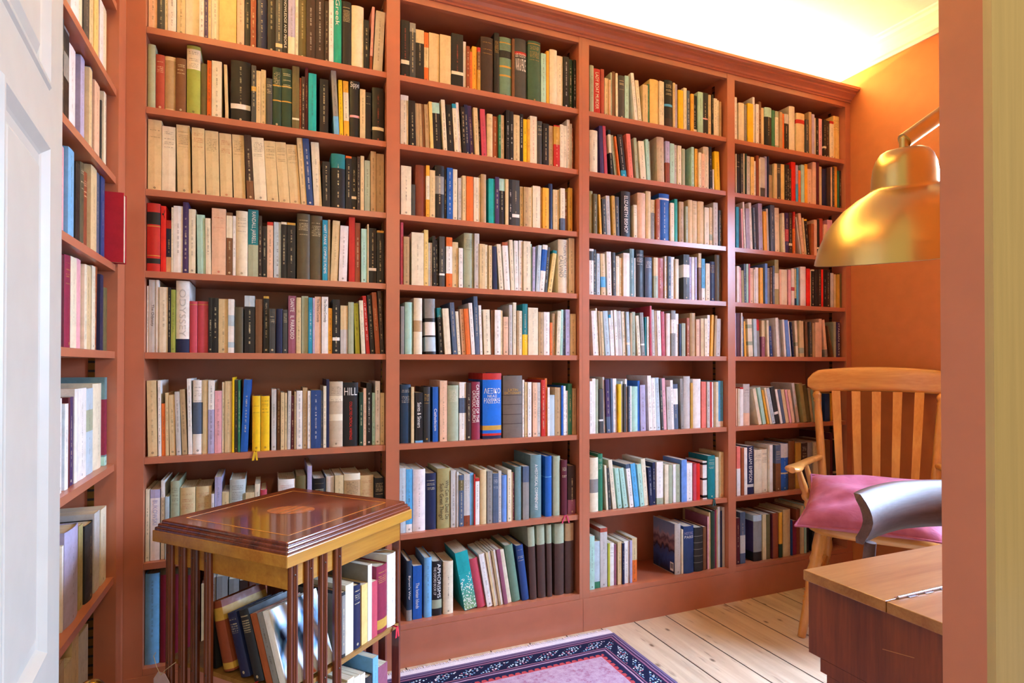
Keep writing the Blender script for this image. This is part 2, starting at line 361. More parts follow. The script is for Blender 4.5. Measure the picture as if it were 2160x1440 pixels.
def book_mat():
    m, nt, b = newmat('book_cover', .42, .4); n = N(nt)
    col = n('Attribute'); col.attribute_name = 'col'
    txt = n('Attribute'); txt.attribute_name = 'txt'      # lettering colour, alpha = style
    dim = n('Attribute'); dim.attribute_name = 'dim'      # width, height, seed
    uv = n('UVMap'); uv.uv_map = 'UVMap'
    su = n('SeparateXYZ', Vector=uv.outputs[0]); u, v = su.outputs[0], su.outputs[1]
    sd = n('SeparateXYZ', Vector=dim.outputs['Vector']); w, h, seed = sd.outputs
    ur = n.math('DIVIDE', u, w); vr = n.math('DIVIDE', v, h)
    au = n.math('ABSOLUTE', ur)
    off = n.math('MULTIPLY', seed, 91.0)
    def noise1(x, sc):
        t = n('TexNoise', props={'noise_dimensions': '2D'}, Vector=n('CombineXYZ', X=n.math('ADD', n.math('MULTIPLY', x, sc), off), Y=off, Z=0.0).outputs[0], Scale=1.0, Detail=0.0)
        return t.outputs[0]
    AND = lambda *a: a[0] if len(a) == 1 else n.math('MULTIPLY', a[0], AND(*a[1:]))
    # vertical lettering: strokes along v, word gaps, between two seeded ends
    lo = n.math('ADD', .12, n.math('MULTIPLY', seed, .25)); hi = n.math('SUBTRACT', .94, n.math('MULTIPLY', n.math('FRACT', n.math('MULTIPLY', seed, 7.0)), .2))
    vert = AND(n.math('LESS_THAN', n.math('ABSOLUTE', u), n.math('MINIMUM', .0023, n.math('MULTIPLY', w, .15))), n.math('GREATER_THAN', vr, lo), n.math('LESS_THAN', vr, hi),
               n.math('GREATER_THAN', noise1(v, 1300.0), .46), n.math('GREATER_THAN', noise1(v, 110.0), .42),
               n.math('GREATER_THAN', noise1(n.math('ADD', n.math('MULTIPLY', u, 1.7), n.math('MULTIPLY', v, .9)), 1400.0), .44))
    # horizontal lines of lettering near the head, small mark at the foot
    row = n.math('FRACT', n.math('MULTIPLY', v, 185.0))
    hz = AND(n.math('LESS_THAN', au, .36), n.math('GREATER_THAN', vr, .68), n.math('LESS_THAN', vr, .92), n.math('GREATER_THAN', row, .5), n.math('GREATER_THAN', noise1(n.math('ADD', n.math('MULTIPLY', u, .8), n.math('MULTIPLY', v, 1.3)), 1500.0), .40),
             n.math('GREATER_THAN', noise1(n.math('ADD', u, n.math('MULTIPLY', n.math('FLOOR', n.math('MULTIPLY', v, 185.0)), .31)), 1000.0), .44),
             n.math('GREATER_THAN', noise1(n.math('FLOOR', n.math('MULTIPLY', v, 185.0)), 3.7), .42))
    rr = n.math('SQRT', n.math('ADD', n.math('POWER', u, 2.0), n.math('POWER', n.math('SUBTRACT', v, .011), 2.0)))
    ft = AND(n.math('LESS_THAN', rr, n.math('MINIMUM', .0034, n.math('MULTIPLY', w, .2))), n.math('GREATER_THAN', rr, .0009), n.math('GREATER_THAN', n.math('FRACT', n.math('MULTIPLY', seed, 13.0)), .45))
    st = txt.outputs['Alpha']
    isv = AND(n.math('GREATER_THAN', st, .3), n.math('LESS_THAN', st, .7)); ish = n.math('GREATER_THAN', st, .7)
    mask = n.math('MINIMUM', 1.0, n.math('ADD', n.math('ADD', n.math('MULTIPLY', vert, isv), n.math('MULTIPLY', hz, ish)), n.math('MULTIPLY', ft, n.math('GREATER_THAN', st, .3))))
    wear = n('TexNoise', Vector=n.coord((1, 1, 1)), Scale=26.0, Detail=5.0, Roughness=.7)
    c0 = n.mix(1.0, col.outputs[0], n.ramp(wear.outputs[0], [(.28, (.80, .78, .74)), (.55, (1, 1, 1))]), 'MULTIPLY')
    c = n.mix(n.math('MULTIPLY', mask, .7), c0, txt.outputs[0])
    n.link(c, b.inputs['Base Color'])
    n.link(n.ramp(wear.outputs[0], [(.3, (.58,) * 3), (.7, (.34,) * 3)]), b.inputs['Roughness'])
    return m
def page_mat():
    m, nt, b = newmat('book_pages', .85, .15); n = N(nt)
    t = n('TexNoise', Vector=n.coord((900, 20, 20)), Scale=1.0, Detail=2.0)
    n.link(n.ramp(t.outputs[0], [(.3, srgb('C9B994')), (.7, srgb('EFE6CE'))]), b.inputs['Base Color'])
    return m
M_book = book_mat(); M_page = page_mat()
M_ribbon = {k: plain('ribbon_' + CNAME[k].replace(' ', '_'), h, .6) for k, h in (('yl', 'E8B818'), ('pk', 'D03A60'), ('ru', 'A03428'), ('dn', '2A5048'), ('rr', 'E02838'), ('nv', '20264A'))}

class Acc:
    """collects coloured faces for the book material"""
    def __init__(s): s.v = []; s.f = []; s.c = []; s.t = []; s.d = []; s.uv = []; s.mi = []; s.nr = []
    def face(s, pts, col, txt=(0, 0, 0, 0), dim=(.02, .2, 0), uvs=None, mi=0, nr=None):
        b = len(s.v); s.v += pts; s.f.append(tuple(range(b, b + len(pts))))
        s.c.append(col); s.t.append(txt); s.d.append(dim); s.uv.append(uvs or [(9, 9)] * len(pts)); s.mi.append(mi); s.nr += nr or [(0, 0, 0)] * len(pts)
    def build(s, name, parent=None, mats=None):
        me = bpy.data.meshes.new(name); me.from_pydata(s.v, [], s.f); me.update()
        for m in (mats or [M_book]): me.materials.append(m)
        me.uv_layers.new(name='UVMap')
        me.attributes.new('col', 'FLOAT_COLOR', 'CORNER'); me.attributes.new('txt', 'FLOAT_COLOR', 'CORNER'); me.attributes.new('dim', 'FLOAT_VECTOR', 'CORNER')
        a = []; b = []; d = []; u = []
        for f, c, t, dm, q in zip(s.f, s.c, s.t, s.d, s.uv):
            for k in range(len(f)): a += (*c, 1); b += t; d += dm; u += q[k]
        at = me.attributes; at['col'].data.foreach_set('color', a); at['txt'].data.foreach_set('color', b); at['dim'].data.foreach_set('vector', d); me.uv_layers['UVMap'].data.foreach_set('uv', u)
        me.polygons.foreach_set('material_index', s.mi)
        if any(q != (0, 0, 0) for q in s.nr):
            me.polygons.foreach_set('use_smooth', [True] * len(s.f)); me.normals_split_custom_set(s.nr)
        o = bpy.data.objects.new(name, me); COL.objects.link(o)
        if parent: o.parent = parent
        return o

_txt = {}
def text_mesh(s):
    if s not in _txt:
        c = bpy.data.curves.new('t', 'FONT'); c.body = s; c.size = 1; c.resolution_u = 3
        o = bpy.data.objects.new('t', c); COL.objects.link(o)
        bpy.context.view_layer.update()
        me = bpy.data.meshes.new_from_object(o.evaluated_get(bpy.context.evaluated_depsgraph_get()))
        vs = [tuple(v.co) for v in me.vertices]; fs = [tuple(p.vertices) for p in me.polygons]
        bpy.data.objects.remove(o); bpy.data.curves.remove(c); bpy.data.meshes.remove(me)
        _txt[s] = (vs, fs)
    return _txt[s]

def lum(c): return .3 * c[0] + .6 * c[1] + .1 * c[2]
def parse(col, flags):
    P = dict(col=PAL[col], code=col, bands=[], let=None, style='v', hard=False, ind=False, rib=None, titles=[], board=None, photo=False, bloom=False)
    for f in flags:
        if not f: continue
        if f == '*': P['ind'] = True
        elif f == 'K': P['hard'] = True
        elif f == 'N': P['style'] = 'n'
        elif f == 'H': P['style'] = 'h'
        elif f == 'X': P['photo'] = True
        elif f == 'Y': P['bloom'] = True
        elif f[0] == '=':
            k, tx, rest = f[1:].split('|'); r = rest.split(',')
            P['titles'].append((k, tx, r[0], float(r[1]) if len(r) > 1 else .12, float(r[2]) if len(r) > 2 else .92)); P['style'] = 'n'
        elif f[0] == 'b': r = f[1:].split(','); P['bands'].append((float(r[1]), float(r[2]), r[0]))
        elif f[0] == 'c': r = f[1:].split(','); P['bands'].append((float(r[1]), 1.0, r[0]))
        elif f[0] == 'f': r = f[1:].split(','); P['bands'].append((0.0, float(r[1]), r[0]))
        elif f[0] == 'l': P['let'] = PAL[f[1:]]
        elif f[0] == 'd': P['board'] = PAL[f[1:]]
        elif f[0] == 'R': P['rib'] = f[1:]
    if P['let'] is None: P['let'] = srgb('4A3C30') if lum(P['col']) > .2 else srgb('E8D8A8')
    return P

def book_geo(w, h, d, P, seed, A, B, Tt, M=None):
    """A cover faces, B page faces (same object for merged books), Tt title faces. local: x 0..w, spine at y=0 facing -y"""
    X = (lambda p: tuple(M @ Vector(p))) if M else (lambda p: p)
    hb = P['hard']; th = min(.0022 if hb else .0008, w * .2); sag = min(.12 * w, .005) if hb else min(.04 * w, .001)
    ns = 5 if hb else 2
    arc = [(w * k / ns, sag * (1 - 4 * (k / ns - .5) ** 2)) for k in range(ns + 1)]
    outer = [(0, d)] + [(x, sag - y) for x, y in arc] + [(w, d)]
    inner = [(th, d)] + [(min(max(x, th), w - th), sag - y + th) for x, y in arc] + [(w - th, d)]
    R3 = M.to_3x3() if M else None
    def snorm(i):
        k = i - 1                                    # slope of the rounded spine at outline point i
        v_ = Vector((sag * 8 * (k / ns - .5) / w, -1, 0)).normalized()
        return tuple(R3 @ v_) if R3 else tuple(v_)
    zs = sorted({0.0, 1.0, *[round(b[0], 4) for b in P['bands']], *[round(b[1], 4) for b in P['bands']]})
    n = len(outer); st = {'n': 0, 'v': .5, 'h': 1.0}[P['style']]
    dm = (w, h, seed)
    for z0, z1 in zip(zs, zs[1:]):
        zc = (z0 + z1) / 2; c = P['col']
        for a, b_, k in P['bands']:
            if a <= zc <= b_: c = PAL[k]
        for i in range(n - 1):
            (xa, ya), (xb, yb) = outer[i], outer[i + 1]
            sp = 0 < i < n - 2
            cc = P['board'] if (i == 0 and P['board'] and not (c is not P['col'])) else c
            A.face([X((xa, ya, z0 * h)), X((xb, yb, z0 * h)), X((xb, yb, z1 * h)), X((xa, ya, z1 * h))], cc,
                   (*P['let'], st if sp else 0), dm, [(xa - w / 2, z0 * h), (xb - w / 2, z0 * h), (xb - w / 2, z1 * h), (xa - w / 2, z1 * h)] if sp else None,
                   nr=[snorm(i), snorm(i + 1), snorm(i + 1), snorm(i)] if sp and hb else None)
    for i in range(n - 1):
        (xa, ya), (xb, yb) = inner[i], inner[i + 1]; (oa, pa), (ob, pb) = outer[i], outer[i + 1]
        A.face([X((xb, yb, 0)), X((xa, ya, 0)), X((xa, ya, h)), X((xb, yb, h))], P['col'])
        A.face([X((xa, ya, h)), X((oa, pa, h)), X((ob, pb, h)), X((xb, yb, h))], P['col'])
        A.face([X((oa, pa, 0)), X((xa, ya, 0)), X((xb, yb, 0)), X((ob, pb, 0))], P['col'])
    for i, j in ((0, 0), (n - 1, n - 1)):
        A.face([X((*outer[i], 0)), X((*inner[j], 0)), X((*inner[j], h)), X((*outer[i], h))], P['col'])
    g = .003 if hb else .0006
    x0, x1, y0, y1, q0, q1 = th * 1.02, w - th * 1.02, sag + th * 1.1, d - g, (g if hb else .0003), h - g
    pm = 1 if B is A else 0
    vs = [X((x, y, z)) for x in (x0, x1) for y in (y0, y1) for z in (q0, q1)]
    for q in ((0, 1, 3, 2), (4, 6, 7, 5), (0, 4, 5, 1), (2, 3, 7, 6), (0, 2, 6, 4), (1, 5, 7, 3)):
        B.face([vs[i] for i in q], srgb('E6DCC4'), mi=pm)
    multi = any(t[0] == 'V' for t in P['titles'])
    for k, tx, cc, a, b_ in P['titles']:
        tv, tf = text_mesh(tx)
        mx = max(p[0] for p in tv); mn = min(p[0] for p in tv); my = max(p[1] for p in tv); ny = min(p[1] for p in tv)
        L = (b_ - a) * h
        out = []
        for x, y, _ in tv:
            fx = (x - mn) / (mx - mn); fy = (y - ny) / (my - ny) - .5
            if k == 'h':
                W_ = min(w * .86, (mx - mn) / (my - ny) * L * 1.1); px = w / 2 + (fx - .5) * W_; pz = a * h + L / 2 + fy * L
            else:
                H_ = min(w * (.36 if multi else .5), L / ((mx - mn) / (my - ny)) * 1.4)
                px = w * ((.70 if k == 'v' else .28) if multi else .5) + fy * H_; pz = b_ * h - fx * L
            py = sag * 4 * (px / w - .5) ** 2 - .0006
            out.append(X((px, py, pz)))
        for f in tf: Tt.face([out[i] for i in f], PAL[cc])
    return sag

ORD = ['', 'top', 'second', 'third', 'fourth', 'fifth', 'sixth', 'seventh', 'bottom']
NTH = lambda n: ['', 'first', 'second', 'third', 'fourth', 'fifth', 'sixth', 'seventh', 'eighth', 'ninth', 'tenth'][n] if n <= 10 else '%d%s' % (n, 'st' if n in (21, 31) else 'nd' if n in (22, 32) else 'rd' if n in (23, 33) else 'th')
BAYN = {'1': 'left bay', '2': 'second bay', '3': 'third bay', '4': 'far right bay', 'L': 'left return'}
used_labels = set()
def describe(bk, i, books, bay, row):
    P = bk['P']; w, h = bk['w'], bk['h']
    size = 'thick ' if w > .038 else 'slim ' if w < .013 else ''
    feat = ''
    for a, b_, k in P['bands']:
        nm = CNAME[k]
        if nm == CNAME[P['code']]: continue
        if b_ == 1.0: feat = ' with %s top' % nm
        elif a == 0.0: feat = ' with %s foot' % nm
        elif b_ - a > .2: feat = ' with %s panel' % nm
        else: feat = ' with %s band' % nm
        break
    lean = ' leaning left' if bk['t'] < -.09 else ' leaning right' if bk['t'] > .09 else ''
    base = size + CNAME[P['code']] + (' hardback' if P['hard'] else ' paperback') + feat
    place = '%s shelf of %s' % (ORD[row], BAYN[bay])
    if i == 0: nb = 'at left end'
    elif i == len(books) - 1: nb = 'at right end'
    else: nb = 'between %s and %s' % (CNAME[books[i - 1]['P']['code']], CNAME[books[i + 1]['P']['code']])
    short = size + CNAME[P['code']] + ' book'
    for L in (base + (lean if not feat else '') + ', ' + nb + ', ' + place, base + ', ' + nb + ', ' + place, short + feat + ', ' + nb + ', ' + place,
              short + ', ' + nb + ', ' + place, short + feat + ', ' + NTH(i + 1) + ' book from left, ' + place):
        if L not in used_labels and len(L.split()) <= 16: break
    used_labels.add(L); return L

def make_book(P, w, h, d, M, label, group, seed, name='book', over=None):
    root = thing(name, label, 'book', (0, 0, 0), 0, group); root.matrix_world = M
    A = Acc(); B = Acc(); Tt = Acc()
    sag = book_geo(w, h, d, P, seed, A, B, Tt)
    A.build('cover', root); B.build('pages', root, [M_page])
    if Tt.f: Tt.build('title', root)
    if P['rib']:
        rb = MB(); r0 = Vector((w * .45, .02, .0006))
        for s_, wd in ((-.02, .003), (.012, .003)) if P['rib'] == 'pk' else ((-.008, .0035), (.004, .003)):
            pts = [(w * .45, 0.0, .0005), (w * .45 + s_ * .3, -.0175, .0005), (w * .45 + s_ * .7, -.0185, -.014), (w * .45 + s_, -.019, -.028)]
            vs = []; fs = []
            for k, p in enumerate(pts): vs += [(p[0] - wd, p[1], p[2]), (p[0] + wd, p[1], p[2]), (p[0] + wd, p[1] - .0007, p[2] + .0007), (p[0] - wd, p[1] - .0007, p[2] + .0007)]
            for k in range(len(pts) - 1):
                for j in range(4): fs.append((k * 4 + j, k * 4 + (j + 1) % 4, k * 4 + 4 + (j + 1) % 4, k * 4 + 4 + j))
            rb.add(vs, fs)
        rb.build('ribbon', M_ribbon[P['rib']], root)
    if P['bloom']:        # jacket printed with pale blossom on the lower half of the spine
        m, nt, b = newmat('blossom_jacket', .4); n = N(nt)
        vo = n('TexVoronoi', Vector=n.coord((150, 150, 150)), Scale=1.0); z = n('SeparateXYZ', Vector=n.coord()).outputs[2]
        cl = n('TexNoise', Vector=n.coord((30, 30, 30)), Scale=1.0, Detail=3.0)
        f = n.math('MULTIPLY', n.math('LESS_THAN', vo.outputs['Distance'], .42), n.math('GREATER_THAN', n.math('SUBTRACT', cl.outputs[0], n.math('MULTIPLY', n.math('DIVIDE', z, h), .32)), .33))
        n.link(n.mix(f, n.ramp(n.math('DIVIDE', z, h), [(0, srgb('8AAE70')), (.3, srgb('4FA88E')), (.5, PAL['tq'])]), srgb('E4F0E0')), b.inputs['Base Color'])
        MB().box(.0012, w - .0012, sag * .02 - .0009, sag + .0005, .002, h * .62).build('jacket_art', m, root)
    if P['photo']:
        m, nt, b = newmat('harbour_photo', .2); n = N(nt)
        co = n.coord((1, 1, 1)); z = n('SeparateXYZ', Vector=co).outputs[2]
        no = n('TexNoise', Vector=n.coord((14, 14, 10)), Scale=3.0, Detail=6.0)
        zz = n.math('ADD', n.math('DIVIDE', z, h), n.math('MULTIPLY', n.math('SUBTRACT', no.outputs[0], .5), .32))
        n.link(n.ramp(zz, [(.02, srgb('1C2440')), (.3, srgb('34508E')), (.42, srgb('3E4C78')), (.46, srgb('2C2436')), (.55, srgb('8E6A70')), (.64, srgb('5A4654')), (.72, srgb('A48A94')), (.8, srgb('7C86A4')), (1, srgb('6E7EA0'))]), b.inputs['Base Color'])
        MB().box(-.0006, -.0001, .006, d - .001, .002, h - .002).build('cover_photo', m, root)
        lb = MB().box(-.0012, -.0007, .012, .036, .012, .05).build('price_label', plain('label_white', 'EDEDF2', .4), root)
        bc = MB(); y = .015
        while y < .033: wd = rnd.choice((.0006, .001, .0016)); bc.box(-.0016, -.0013, y, y + wd, .022, .044); y += wd + rnd.choice((.0008, .0014))
        bc.build('barcode', M_black, lb)
    return root

